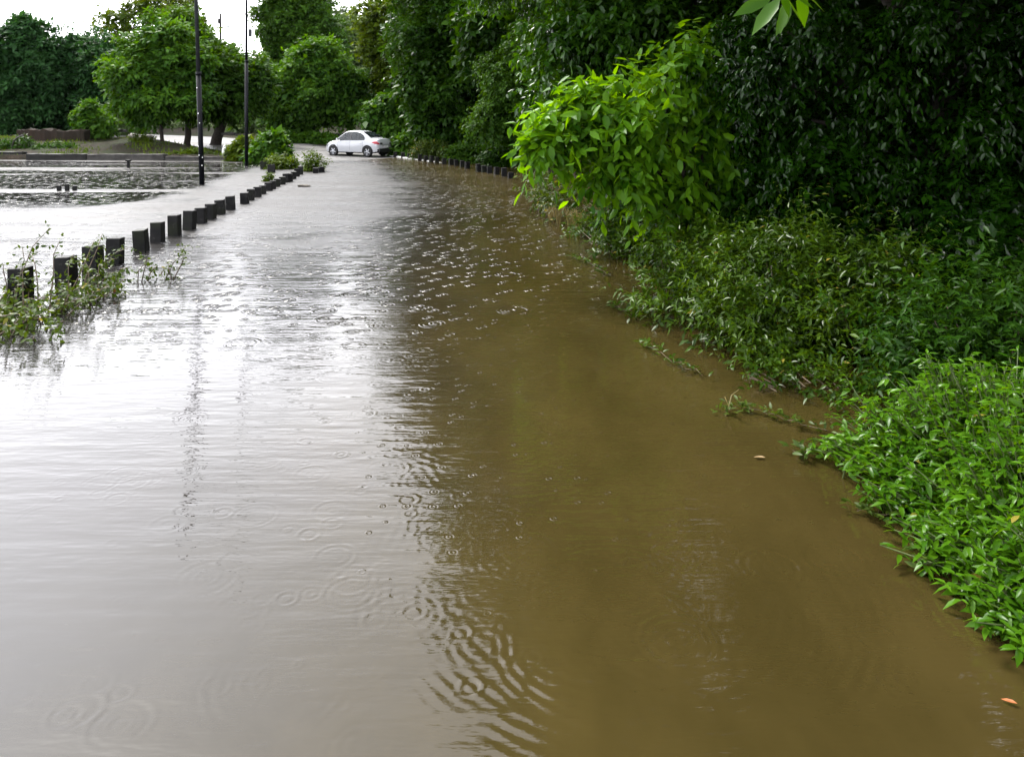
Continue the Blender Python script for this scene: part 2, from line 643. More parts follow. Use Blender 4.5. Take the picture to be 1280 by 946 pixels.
    # silt: browner toward the verge on the right, greyer and clearer over the asphalt
    yb = n.math('MAXIMUM', n.math('SUBTRACT', py, 12.0), 0.0)
    sx = n.math('ADD', px, n.math('MULTIPLY', n.math('MULTIPLY', yb, yb), 0.009))   # distance from the verge, following the bend
    shelter = n.ramp(sx, -3.4, -0.9, 1.0, 0.3)        # the trees keep the wind off the right side
    silt = n.ramp(n.math('ADD', sx, n.math('MULTIPLY', n.noise(0.5, geo, 3.0, 0.6), 1.6)), -1.9, 1.3)
    fine = n.ramp(n.noise(0.9, n.pos((1.2, 0.6, 1)), 5.0, 0.65), 0.3, 0.7)
    brown = n.mix(fine, (0.0215, 0.0160, 0.0044), (0.0315, 0.0232, 0.0068))
    grey = n.mix(fine, (0.012, 0.011, 0.0106), (0.016, 0.015, 0.0144))
    col = n.mix(silt, grey, brown)
    # wind ruffles lie in long bands on the car-park pond left of the kerb, the road water is ruffled everywhere
    pondm = n.math('MULTIPLY', n.ramp(n.math('ADD', px, n.math('MULTIPLY', py, 0.14)), -7.4, -5.9, 1, 0), n.ramp(py, 15.0, 20.0))
    curve = n.math('SUBTRACT', py, n.math('ADD', 16.0, n.math('MULTIPLY', n.math('MAXIMUM', n.math('ADD', px, 11.0), 0.0), 2.0)))
    pondm = n.math('MULTIPLY', pondm, n.ramp(curve, -0.3, 1.0))
    band = n.ramp(n.noise(1.0, n.pos((0.035, 0.42, 1)), 4.0, 0.72), 0.50, 0.60)
    ruf = n.math('ADD', n.math('MULTIPLY', pondm, n.math('SUBTRACT', n.math('MULTIPLY', band, 1.15), 1.08)), 1.0)
    # long gusts on the road
    gust = n.ramp(n.noise(1.0, n.pos((0.22, 0.55, 1)), 5.0, 0.7), 0.33, 0.62, 0.45, 1.3)
    dist = n.math('ADD', n.ramp(py, 2.0, 9.0, 0.25, 0.5), n.math('MULTIPLY', shelter, n.ramp(py, 10.0, 26.0, 0.0, 1.5)))
    w1 = n.noise(1.0, n.pos((2.0, 7.0, 1)), 3.0, 0.6)
    w2 = n.noise(1.0, n.pos((9.0, 32.0, 1)), 2.0, 0.55)
    w3 = n.noise(1.0, n.pos((0.9, 2.2, 1)), 2.0, 0.5)
    h = n.math('ADD', n.math('MULTIPLY', w1, 0.0115), n.math('MULTIPLY', w2, 0.0042))
    h = n.math('ADD', h, n.math('MULTIPLY', w3, 0.009))
    w4 = n.noise(1.0, n.pos((1.5, 12.0, 1)), 2.0, 0.5)
    h4 = n.math('MULTIPLY', w4, n.math('MULTIPLY', n.ramp(py, 2.2, 4.0, 0.0020, 0.0042), n.ramp(py, 8.0, 13.0, 1.0, 0.0)))
    h = n.math('MULTIPLY', h, n.math('MULTIPLY', n.math('MULTIPLY', ruf, gust), dist))

    def drops(scale, off, Rmax, lam, amp, keep):
        mp = n.n('ShaderNodeMapping')
        mp.inputs['Location'].default_value = (off, off * 1.7, 0)
        n.l(geo, mp.inputs['Vector'])
        vo = n.n('ShaderNodeTexVoronoi', voronoi_dimensions='2D', feature='F1')
        vo.inputs['Scale'].default_value = scale
        n.l(mp.outputs[0], vo.inputs['Vector'])
        sc = n.n('ShaderNodeSeparateColor')
        n.l(vo.outputs['Color'], sc.inputs[0])
        r = n.math('DIVIDE', vo.outputs['Distance'], scale)
        R = n.math('MULTIPLY', sc.outputs[0], Rmax)
        q = n.math('SUBTRACT', r, R)
        env = n.math('POWER', 2.718, n.math('MULTIPLY', n.math('MULTIPLY', q, q), -1.0 / (lam * 0.8) ** 2))
        s = n.math('SINE', n.math('MULTIPLY', q, 2 * PI / lam))
        v = n.math('MULTIPLY', n.math('MULTIPLY', s, env), amp)
        return n.math('MULTIPLY', v, n.math('GREATER_THAN', sc.outputs[1], keep))

    far = n.ramp(py, 6.0, 9.5)
    dr = n.math('ADD', drops(1.6, 3.1, 0.16, 0.05, 0.0050, 0.4), drops(3.8, 9.7, 0.06, 0.045, 0.0060, 0.3))
    h = n.math('ADD', h, h4)
    h = n.math('ADD', h, n.math('MULTIPLY', dr, far))
    h = n.math('ADD', h, n.math('MULTIPLY', drops(6.5, 21.3, 0.012, 0.02, 0.0011, 0.6), n.math('MULTIPLY', n.ramp(py, 2.8, 4.2), n.ramp(sx, -1.5, -0.3))))
    nor = n.bump(h, 1.0)
    b = n.n('ShaderNodeBsdfPrincipled')
    n.l(col, b.inputs['Base Color'])
    n.l(n.math('MULTIPLY', n.math('MULTIPLY', n.ramp(py, 5.0, 20.0, 0.04, 0.5), n.math('MULTIPLY', n.math('ADD', n.math('MULTIPLY', shelter, .85), .15), n.math('ADD', .35, n.math('MULTIPLY', gust, .6)))), n.math('ADD', n.math('MULTIPLY', ruf, 0.8), 0.2)), b.inputs['Roughness'])
    b.inputs['IOR'].default_value = 1.31
    n.l(nor, b.inputs['Normal'])
    o = link('flood_water', me, n.done(b.outputs[0]))
    tag(o, kind='structure')


# ------------------------------------------------------------------ shared materials
M = {}


def make_materials():
    M['bark'] = mat_plain('bark_dark', (0.022, 0.018, 0.014), 0.75, 0.15, var=0.4, scale=9, bump=0.03)
    M['bark_pale'] = mat_plain('bark_pale', (0.16, 0.15, 0.12), 0.75, 0.35, var=0.4, scale=7, bump=0.03)
    M['stem'] = mat_plain('green_stem', (0.06, 0.085, 0.025), 0.5, 0.4, var=0.3, scale=14)
    M['twig'] = mat_plain('brown_twig', (0.07, 0.05, 0.03), 0.6, 0.4, var=0.3, scale=14)
    M['teal'] = mat_leaf('leaf_blue_green', (0.006, 0.024, 0.006), (0.023, 0.066, 0.016), 0.26, 0.5, 0.06, clump=0.35)
    M['mid'] = mat_leaf('leaf_mid_green', (0.009, 0.032, 0.003), (0.040, 0.095, 0.007), 0.3, 0.5, 0.06, clump=0.4)
    M['fresh'] = mat_leaf('leaf_fresh_green', (0.010, 0.042, 0.004), (0.055, 0.13, 0.010), 0.34, 0.5, 0.07, clump=0.4)
    M['pale'] = mat_leaf('leaf_pale_green', (0.04, 0.07, 0.025), (0.09, 0.135, 0.045), 0.3, 0.5, 0.15, clump=0.3)
    M['olive'] = mat_leaf('leaf_yellow_green', (0.016, 0.038, 0.003), (0.068, 0.105, 0.006), 0.34, 0.5, 0.06, clump=0.4)
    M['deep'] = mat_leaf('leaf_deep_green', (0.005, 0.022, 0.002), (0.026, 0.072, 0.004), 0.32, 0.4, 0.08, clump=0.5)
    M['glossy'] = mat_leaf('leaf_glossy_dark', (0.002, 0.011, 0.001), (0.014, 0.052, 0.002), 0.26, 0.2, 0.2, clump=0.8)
    M['teak'] = mat_leaf('leaf_bright_lime', (0.014, 0.065, 0.002), (0.11, 0.25, 0.007), 0.5, 0.4, 0.14, clump=2.0)
    M['lush'] = mat_leaf('leaf_lush_green', (0.007, 0.034, 0.002), (0.044, 0.12, 0.008), 0.32, 0.25, 0.18, clump=0.7)
    M['shrub'] = mat_leaf('leaf_shrub', (0.010, 0.030, 0.002), (0.048, 0.092, 0.005), 0.32, 0.3, 0.13, clump=1.5, yellow=0.006)
    M['herb'] = mat_leaf('leaf_herb', (0.016, 0.060, 0.002), (0.070, 0.165, 0.006), 0.4, 0.3, 0.16, clump=1.5, yellow=0.004)
    M['weed'] = mat_leaf('leaf_weed', (0.013, 0.030, 0.004), (0.050, 0.080, 0.008), 0.3, 0.42, 0.12, clump=2.0, yellow=0.02)
    M['dry'] = mat_leaf('dry_grass_blade', (0.10, 0.085, 0.03), (0.24, 0.2, 0.07), 0.3, 0.5, clump=2)
    n = NT('wet_dark_concrete')
    oi = n.n('ShaderNodeObjectInfo')
    va = n.n('ShaderNodeVectorMath', operation='ADD')
    n.l(n.pos(), va.inputs[0])
    n.l(n.math('MULTIPLY', oi.outputs['Random'], 40.0), va.inputs[1])
    pos = va.outputs[0]
    a = n.ramp(n.noise(7, pos, 5, .65), .35, .7)
    b = n.ramp(n.noise(2.3, pos, 3, .6), .5, .7)
    col = n.mix(b, n.mix(a, (0.003, 0.003, 0.0033), (0.010, 0.0098, 0.0095)), (0.009, 0.011, 0.006))
    chip = n.ramp(n.noise(16, pos, 3, .6), .64, .69)
    col = n.mix(n.math('MULTIPLY', chip, .8), col, (0.05, 0.048, 0.044))
    M['bollard'] = n.done(n.principled(col, 0.5, 0.12, 0, n.bump(n.noise(30, pos, 4, .7), 0.006)))
    M['concrete'] = mat_plain('kerb_concrete', (0.035, 0.033, 0.03), 0.65, 0.15, var=0.5, scale=2.5, bump=0.02)
    M['concrete_dark'] = mat_plain('stained_concrete', (0.012, 0.0115, 0.0105), 0.6, 0.12, var=0.5, scale=2.5, bump=0.02)
    M['white_kerb'] = mat_plain('painted_kerb', (0.55, 0.55, 0.52), 0.5, 0.4, var=0.35, scale=3)
    n = NT('stained_brick_wall')
    br = n.n('ShaderNodeTexBrick')
    br.inputs['Scale'].default_value = 4.0
    br.inputs['Color1'].default_value = (0.028, 0.019, 0.014, 1)
    br.inputs['Color2'].default_value = (0.02, 0.015, 0.012, 1)
    br.inputs['Mortar'].default_value = (0.022, 0.019, 0.016, 1)
    n.l(n.pos((1, 1, 1)), br.inputs['Vector'])
    st = n.ramp(n.noise(0.8, n.pos(), 4, .65), .4, .6)
    col = n.mix(st, br.outputs[0], (0.018, 0.015, 0.011))
    M['wall'] = n.done(n.principled(col, 0.85, 0.06))
    M['rock'] = mat_plain('wet_stone', (0.14, 0.125, 0.105), 0.6, 0.4, var=0.45, scale=3, bump=0.04)
    M['pole_dark'] = mat_plain('pole_black_paint', (0.003, 0.0035, 0.005), 0.5, 0.12, var=0.3, scale=5)
    M['pole_grey'] = mat_plain('pole_grey_paint', (0.022, 0.024, 0.026), 0.5, 0.2, var=0.2, scale=5)
    M['white'] = mat_plain('white_paint', (0.75, 0.75, 0.73), 0.5, 0.4, var=0.08, scale=6)
    M['lampglass'] = mat_plain('lamp_glass', (0.5, 0.5, 0.48), 0.2, 0.5, var=0.05)
    M['carpaint'] = mat_plain('white_car_paint', (0.34, 0.35, 0.365), 0.25, 0.5, var=0.02, scale=2, **{'Coat Weight': 0.6, 'Coat Roughness': 0.05})
    M['carglass'] = mat_plain('dark_car_glass', (0.02, 0.028, 0.03), 0.06, 0.8, var=0.1)
    M['black'] = mat_plain('black_trim', (0.012, 0.012, 0.013), 0.45, 0.5, var=0.2)
    M['tyre'] = mat_plain('tyre_rubber', (0.014, 0.014, 0.014), 0.7, 0.3, var=0.2)
    M['alloy'] = mat_plain('alloy', (0.42, 0.43, 0.45), 0.3, 0.6, 0.7, var=0.1)
    M['red'] = mat_plain('tail_lamp_red', (0.42, 0.012, 0.03), 0.15, 0.6, var=0.15)
    M['headlamp'] = mat_plain('head_lamp', (0.2, 0.21, 0.22), 0.12, 0.8, var=0.2)
    M['plate'] = mat_plain('number_plate', (0.5, 0.5, 0.5), 0.4, 0.4, var=0.1)
    M['orange_leaf'] = mat_plain('fallen_leaf_orange', (0.22, 0.07, 0.02), 0.5, 0.4, var=0.3, scale=20)
    M['tan_leaf'] = mat_plain('fallen_leaf_tan', (0.16, 0.11, 0.05), 0.5, 0.4, var=0.3, scale=20)
    M['debris'] = mat_plain('floating_debris', (0.05, 0.042, 0.03), 0.7, 0.4, var=0.4, scale=20, bump=.02)


# ------------------------------------------------------------------ bollards
ORD = ['first', 'second', 'third', 'fourth', 'fifth', 'sixth', 'seventh', 'eighth', 'ninth', 'tenth', 'eleventh', 'twelfth', 'thirteenth', 'fourteenth',
       'fifteenth', 'sixteenth', 'seventeenth', 'eighteenth', 'nineteenth', 'twentieth', 'twenty-first', 'twenty-second', 'twenty-third',
       'twenty-fourth', 'twenty-fifth', 'twenty-sixth', 'twenty-seventh']


def bollard_mesh():
    bm = bmesh.new()
    bm_box(bm, (0.205, 0.205, 0.9), (0, 0, -0.45), 0.012, taper=0.94)
    return bm_mesh('kerb_bollard', bm)


def build_bollards():
    me = bollard_mesh()
    proto = None

    def put(px, yb, yt, label, group, w=1.0, Y=None):
        nonlocal proto
        if Y is None:
            p = at(px, yb)
            Y = p[1]
        top = up(px, yt, Y)
        if proto is None:
            o = link('kerb_bollard', me, M['bollard'])
            proto = o
        else:
            o = proto.copy()
            C.objects.link(o)
        o.location = (top[0], Y, top[2])
        d, _ = road_frame([top[0]], [Y])
        i = int(np.argmin((RD[:, 0] - top[0]) ** 2 + (RD[:, 1] - Y) ** 2))
        a = math.atan2(-RT[i, 0], RT[i, 1])
        o.rotation_euler = (random.uniform(-.06, .06), random.uniform(-.06, .06), a + random.uniform(-.12, .12))
        o.scale = (w * random.uniform(.94, 1.06), w * random.uniform(.94, 1.06), 1)
        tag(o, label, 'bollard', group)

    left = [(25.5, 0, 334, 8.45), (82, 0, 320.3, 9.15), (116, 347, 307), (144.5, 329, 297), (175, 313.5, 287), (197, 302, 277.5), (218, 294, 268.5),
            (237.5, 286.5, 263), (251, 278.5, 259.5), (263.5, 273.5, 254.5), (274.5, 267.5, 249.5), (287.5, 262, 245), (305.5, 254.7, 240.6),
            (313.7, 250, 236.3), (322, 246, 233.7), (328.3, 242.3, 231.8), (335.5, 238.3, 228), (341, 236, 226), (346.6, 233.2, 223.5),
            (352.7, 230.4, 221), (357.2, 227.8, 217), (362, 227, 217), (367, 223.7, 214.5), (371.2, 220.3, 211), (375.6, 218, 208)]
    note = {0: 'square black bollard sunk among the weed leaves, nearest the left edge of the picture',
            1: 'square black bollard half hidden in weeds, second of the left kerb row',
            2: 'square dark bollard touching the end of the weed patch, third of the left kerb row'}
    for k, b in enumerate(left):
        lab = note.get(k) or ('last dark bollard of the left kerb row, beside the leafy bushes' if k == len(left) - 1 else
                              f'wet dark kerb bollard, {ORD[k]} of the left row counted from the weed patch')
        put(b[0], b[1], b[2], lab, 'bollards along the left kerb', Y=b[3] if len(b) > 3 else None)
    put(329.5, 211.5, 201.5, 'dark bollard set back beside the pond, close under the bushes', 'bollards by the bushes', 1.5)
    put(339, 215.8, 205.5, 'stout dark bollard in front of the leafy bushes by the pond', 'bollards by the bushes', 1.5)
    put(394.5, 216.5, 210, 'left one of two short bollards under the plant growing in the road', 'bollards under the lone plant', 1.1)
    put(401.3, 215.6, 208.6, 'right one of two short bollards under the plant growing in the road', 'bollards under the lone plant', 1.1)
    right = [(494, 197, 190), (503.6, 197.8, 190.5), (511.5, 198.6, 191.4), (525, 200.8, 193), (532, 201.7, 194.7), (539.5, 203, 195), (546, 204, 196.4), (555, 205.2, 197.5),
             (563.8, 206.2, 198.6), (570, 207.4, 199.5), (578, 209, 201), (584, 211, 202.3), (597.7, 214.8, 205), (605, 215.5, 207),
             (611.7, 216.6, 208), (621, 218.3, 209), (630, 221, 210), (638.6, 223, 215.5)]
    for k, b in enumerate(right):
        lab = 'dark verge bollard right behind the white car, first of the far row' if k == 0 else (
            'lowest verge bollard at the near end of the far row, by the overhanging leaves' if k == len(right) - 1 else
            f'dark verge bollard, {ORD[k]} along the right-hand row counted from the white car')
        put(b[0], b[1], b[2], lab, 'bollards along the right verge', 0.95)


# ------------------------------------------------------------------ poles
def build_poles():
    def lamp_pole(px, py, lean, label, hgt, split, r, dark_top):
        r = r * .74
        p = at(px, py)
        root = empty('lamp_pole', (p[0], p[1], -0.4), 0, label, 'lamp pole', 'tall poles beside the flooded kerb')
        root.rotation_euler = (0, lean, 0)
        bm = bmesh.new()
        bm_tube(bm, [(0, 0, 0), (0, 0, split)], [r * 1.05, r], 14)
        link('lower_sleeve', bm_mesh('lower_sleeve', bm), M['pole_dark'], root)
        bm = bmesh.new()
        bm_tube(bm, [(0, 0, split - .02), (0, 0, hgt)], [r * .82, r * .62], 14)
        link('upper_shaft', bm_mesh('upper_shaft', bm), M['pole_dark'] if dark_top else M['pole_grey'], root)
        bm = bmesh.new()
        bm_tube(bm, [(0, 0, split - .06), (0, 0, split + .05)], [r * 1.16, r * 1.1], 14)
        link('collar', bm_mesh('collar', bm), M['pole_dark'], root)
        bm = bmesh.new()
        bm_tube(bm, [(0, 0, hgt - .05), (.25, -.05, hgt + .18), (.8, -.15, hgt + .3), (1.5, -.28, hgt + .33)], [.045, .04, .035, .03], 8)
        link('arm', bm_mesh('arm', bm), M['pole_grey'], root)
        bm = bmesh.new()
        bm_box(bm, (.62, .24, .12), (1.75, -.32, hgt + .32), .04, taper=.8, rot=Matrix.Rotation(-.18, 4, 'Z'))
        hd = link('lamp_head', bm_mesh('lamp_head', bm), M['pole_grey'], root)
        bm = bmesh.new()
        bm_box(bm, (.44, .17, .03), (1.75, -.32, hgt + .25), .01, rot=Matrix.Rotation(-.18, 4, 'Z'))
        link('lens', bm_mesh('lens', bm), M['lampglass'], hd)
        return root, p

    root, p = lamp_pole(253, 231, -0.032, 'black lamp pole with grey upper shaft and white dabs, standing in the pond', 11.2, 4.0, .105, False)
    Yp = p[1]
    rnd = random.Random(3)
    for py in (110, 142, 154, 183, 194, 197, 207):       # paint dabs on the side facing the road
        z = CAM_H + (HY - py) / FPX * Yp + .4
        bm = bmesh.new()
        a = rnd.uniform(-.9, .9) - PI / 2
        bm_box(bm, (.028, .012, rnd.uniform(.025, .055)), (.079 * math.cos(a), .079 * math.sin(a), z), .003, rot=Matrix.Rotation(a + PI / 2, 4, 'Z'))
        link('paint_mark', bm_mesh('paint_mark', bm), M['white'], root)
    root, p = lamp_pole(308, 207, 0.0, 'slim all-black lamp pole with small box high up, rising beside the bushes', 11.4, 5.2, .1, True)
    bm = bmesh.new()
    bm_box(bm, (.13, .16, .34), (.17, 0, 6.5), .015)
    link('junction_box', bm_mesh('junction_box', bm), M['pole_grey'], root)
    # far utility pole over the trees
    q = up(275.5, 17, 82)
    base = (q[0], 82, gz(q[0], 82))
    root = empty('utility_pole', base, 0, 'distant thin utility pole with short crossarm rising above the tree tops', 'utility pole')
    H = q[2] - base[2]
    bm = bmesh.new()
    bm_tube(bm, [(0, 0, -.3), (0, 0, H)], [.17, .12], 10)
    link('pole', bm_mesh('pole', bm), M['concrete_dark'], root)
    bm = bmesh.new()
    bm_box(bm, (1.5, .1, .12), (.35, -.14, H - 1.55), .01, rot=Matrix.Rotation(-.12, 4, 'Y'))
    arm = link('crossarm', bm_mesh('crossarm', bm), M['concrete_dark'], root)
    for x in (-.3, .5, 1.0):
        bm = bmesh.new()
        bm_tube(bm, [(x, -.14, H - 1.5 + x * .1), (x, -.14, H - 1.28 + x * .1)], [.05, .03], 8)
        link('insulator', bm_mesh('insulator', bm), M['rock'], arm)
    bm = bmesh.new()
    bm_box(bm, (.28, .3, .5), (0, -.28, H - .9), .04)
    link('fuse_box', bm_mesh('fuse_box', bm), M['concrete_dark'], root)


# ------------------------------------------------------------------ white saloon car
def build_car():
    Lc, Wc = 3.95, 1.70
    # x: +x is forward, origin under the middle, z = 0 at the ground
    root = empty('white_car', (0, 0, 0), 0, 'white four-door saloon car crossing the wet road at the water edge', 'car')
    st = np.linspace(-Lc / 2, Lc / 2, 41)

    def lerp(x, pts):
        return float(np.interp(x, [p[0] for p in pts], [p[1] for p in pts]))

    # shoulder (belt) line and deck/bonnet height, half width, underside
    deck = [(-1.975, .80), (-1.95, .93), (-1.88, 1.03), (-1.6, 1.06), (-1.2, 1.03), (-.6, .97), (0.2, .95), (.75, .97), (1.0, .96), (1.3, .92), (1.6, .84), (1.8, .75), (1.92, .62), (1.975, .5)]
    belt = [(-1.975, .72), (-1.9, .88), (-1.6, .95), (-1.0, .95), (0, .93), (.75, .91), (1.2, .84), (1.6, .75), (1.85, .64), (1.975, .46)]
    half = [(-1.975, .60), (-1.93, .70), (-1.8, .78), (-1.4, .84), (-.6, .85), (.6, .85), (1.3, .83), (1.65, .77), (1.85, .66), (1.94, .54), (1.975, .42)]
    under = [(-1.975, .36), (-1.9, .27), (-1.6, .22), (1.6, .2), (1.85, .22), (1.975, .3)]
    V, F = [], []
    K = 0
    for x in st:
        h, zb, zd, zu = lerp(x, half), lerp(x, belt), lerp(x, deck), lerp(x, under)
        mid = zu + (zb - zu) * .55
        prof = [(0, zu), (h * .8, zu), (h * .95, zu + .06), (h * .985, zu + (mid - zu) * .55), (h, mid), (h * .985, mid + (zb - mid) * .6), (h * .95, zb),
                (h * .84, zb + (zd - zb) * .75), (h * .55, zd), (0, zd + .01)]
        ring = [(x, y, z) for y, z in prof] + [(x, -y, z) for y, z in prof[-2:0:-1]]
        K = len(ring)
        V += ring
    for i in range(len(st) - 1):
        for k in range(K):
            F.append((i * K + k, i * K + (k + 1) % K, (i + 1) * K + (k + 1) % K, (i + 1) * K + k))
    me = bpy.data.meshes.new('body')
    me.from_pydata(V, [], F + [tuple(range(K))[::-1], tuple((len(st) - 1) * K + k for k in range(K))])
    bm = bmesh.new()
    bm.from_mesh(me)
    bmesh.ops.recalc_face_normals(bm, faces=bm.faces[:])
    bm.to_mesh(me)
    bm.free()
    body = link('body', me, [M['carpaint'], M['black']], root)
    WB, WR = 2.45, .31
    wx = (-WB / 2 - .02, WB / 2 - .02)
    for x in wx:
        for s in (-1, 1):
            cm = bmesh.new()
            bmesh.ops.create_cone(cm, cap_ends=True, segments=36, radius1=WR + .055, radius2=WR + .055, depth=.5,
                                  matrix=Matrix.Translation((x, s * .78, WR + .01)) @ Matrix.Rotation(PI / 2, 4, 'X'))
            cme = bm_mesh('cut', cm)
            co = bpy.data.objects.new('cut', cme)
            C.objects.link(co)
            cme.materials.append(M['carpaint'])
            cme.materials.append(M['black'])
            for pf in cme.polygons:
                pf.material_index = 1
            md = body.modifiers.new('b', 'BOOLEAN')
            md.object = co
            md.operation = 'DIFFERENCE'
            md.solver = 'EXACT'
            dg = bpy.context.evaluated_depsgraph_get()
            nm = bpy.data.meshes.new_from_object(body.evaluated_get(dg))
            body.modifiers.clear()
            body.data = nm
            bpy.data.objects.remove(co)
    bm = bmesh.new()
    bm.from_mesh(body.data)
    for f in bm.faces:
        f.smooth = True
        c = f.calc_center_median()
        if f.material_index == 0 and (c.z < .30 or (c.x < -1.9 and c.z < .42)):
            f.material_index = 1
    for e in bm.edges:
        if len(e.link_faces) == 2 and (e.link_faces[0].material_index != e.link_faces[1].material_index or e.calc_face_angle(0) > .7):
            e.smooth = False
    bm.to_mesh(body.data)
    bm.free()
    # greenhouse: sections along x with glass laid 4 mm proud
    def cab(x):
        zt = lerp(x, [(-1.42, 1.02), (-1.1, 1.24), (-.75, 1.42), (-.35, 1.495), (.1, 1.5), (.4, 1.455), (.8, 1.22), (1.08, .97)])
        yb = lerp(x, [(-1.42, .70), (-.9, .775), (0, .80), (.7, .785), (1.08, .70)])
        yt = lerp(x, [(-1.42, .66), (-1.0, .60), (-.5, .565), (.2, .57), (.6, .63), (1.08, .68)])
        zb = .93
        return zt, yb, yt, zb
    sx = np.concatenate([np.linspace(-1.42, -.75, 9), np.linspace(-.65, .3, 9), np.linspace(.4, 1.08, 9)])
    V, F = [], []
    for x in sx:
        zt, yb, yt, zb = cab(x)
        prof = [(yb, zb), (yb + (yt - yb) * .5, zb + (zt - zb) * .52), (yt, zt - .035 * min(1, (zt - zb) * 4)), (yt * .88, zt - .008), (yt * .45, zt + .012), (0, zt + .018)]
        ring = [(x, y, z) for y, z in prof] + [(x, -y, z) for y, z in prof[-2::-1]]
        K = len(ring)
        V += ring
    for i in range(len(sx) - 1):
        for k in range(K - 1):
            F.append((i * K + k, i * K + k + 1, (i + 1) * K + k + 1, (i + 1) * K + k))
    F += [tuple(range(K)), tuple((len(sx) - 1) * K + k for k in range(K))[::-1]]
    me = bpy.data.meshes.new('cabin')
    me.from_pydata(V, [], F)
    bm = bmesh.new()
    bm.from_mesh(me)
    bmesh.ops.recalc_face_normals(bm, faces=bm.faces[:])
    for f in bm.faces:
        f.smooth = True
    bm.to_mesh(me)
    bm.free()
    link('cabin', me, M['carpaint'], root)

    def sidept(x, f, s, off=.032):
        zt, yb, yt, zb = cab(x)
        top = zt - .05
        z = zb + .02 + (top - zb - .02) * f
        zs_ = zt - .035 * min(1, (zt - zb) * 4)
        y = float(np.interp(z, [zb, zb + (zt - zb) * .52, zs_], [yb, yb + (yt - yb) * .5, yt])) + off
        return Vector((x, s * y, z))

    def side_glass(xs_lo, s):
        # xs_lo: list of (x, fmax) columns
        bm = bmesh.new()
        cols = []
        for x, f1 in xs_lo:
            cols.append([bm.verts.new(sidept(x, f1 * k / 3, s)) for k in range(4)])
        for a, b in zip(cols, cols[1:]):
            for k in range(3):
                bm.faces.new((a[k], b[k], b[k + 1], a[k + 1]))
        r = bmesh.ops.solidify(bm, geom=bm.faces[:], thickness=.006)
        return bm_mesh("side_window", bm, False)
    for s in (1, -1):
        link('side_window', side_glass([(-1.0, .45), (-.88, .8), (-.66, .95), (-.3, .97), (-.06, .97)], s), M['carglass'], root)
        link('side_window', side_glass([(.02, .97), (.2, .97), (.42, .96), (.6, .92), (.75, .82), (.9, .55)], s), M['carglass'], root)

    def screen(xa, xb, name, inset):
        bm = bmesh.new()
        cols = []
        for x in np.linspace(xa, xb, 6):
            zt, yb, yt, zb = cab(x)
            row = []
            for u in np.linspace(-1, 1, 7):
                y = u * (yt * .88 - inset)
                zz = np.interp(abs(y), [0, yt * .45, yt * .88], [zt + .018, zt + .012, zt - .008])
                row.append(bm.verts.new((x, y, zz + .008)))
            cols.append(row)
        for a, b in zip(cols, cols[1:]):
            for k in range(6):
                bm.faces.new((a[k], b[k], b[k + 1], a[k + 1]))
        bmesh.ops.solidify(bm, geom=bm.faces[:], thickness=.005)
        link(name, bm_mesh(name, bm, True), M['carglass'], root)
    screen(-1.30, -.72, 'rear_window', .02)
    screen(.46, .98, 'windscreen', .02)

    def spt(x, z, s, off):
        h, zb, zu = lerp(x, half), lerp(x, belt), lerp(x, under)
        mid = zu + (zb - zu) * .55
        y = np.interp(z, [zu + .06, zu + (mid - zu) * .55, mid, mid + (zb - mid) * .6, zb], [h * .95, h * .985, h, h * .985, h * .95])
        return Vector((x, s * (y + off), z))
    # lamps wrap round the corners
    def wrap(name, pts, s, mat, off=.012, x_end=None):
        bm = bmesh.new()
        cols = []
        for x, z0, z1 in pts:
            cols.append([bm.verts.new(spt(x, z0 + (z1 - z0) * k / 2, s, off)) for k in range(3)])
        for a, b in zip(cols, cols[1:]):
            for k in range(2):
                bm.faces.new((a[k], b[k], b[k + 1], a[k + 1]))
        bmesh.ops.solidify(bm, geom=bm.faces[:], thickness=.02)
        return link(name, bm_mesh(name, bm, True), mat, root)
    for s in (1, -1):
        wrap('tail_light', [(-1.55, .83, .86), (-1.72, .77, .90), (-1.84, .74, .90), (-1.92, .73, .84), (-1.962, .73, .78)], s, M['red'])
        wrap('headlight', [(1.52, .66, .70), (1.68, .60, .70), (1.8, .55, .65), (1.9, .50, .58)], s, M['headlamp'])
    # tail detail
    bm = bmesh.new()
    bm_box(bm, (.03, .42, .11), (-1.982, 0, .60), .006)
    link('number_plate', bm_mesh('number_plate', bm), M['plate'], root)
    bm = bmesh.new()
    bm_box(bm, (.035, .9, .05), (-1.978, 0, .70), .012)
    link('boot_trim', bm_mesh('boot_trim', bm), M['alloy'], root)
    for s in (-1, 1):
        bm = bmesh.new()
        bm_box(bm, (.03, .2, .12), (-1.976, s * .46, .775), .012)
        link('reflector', bm_mesh('reflector', bm), M['black'], root)
    bm = bmesh.new()
    bm_box(bm, (.1, 1.3, .2), (-1.94, 0, .40), .04)
    link('rear_valance', bm_mesh('rear_valance', bm), M['black'], root)
    bm = bmesh.new()
    bm_box(bm, (.05, .9, .16), (1.955, 0, .40), .03)
    link('grille', bm_mesh('grille', bm), M['black'], root)
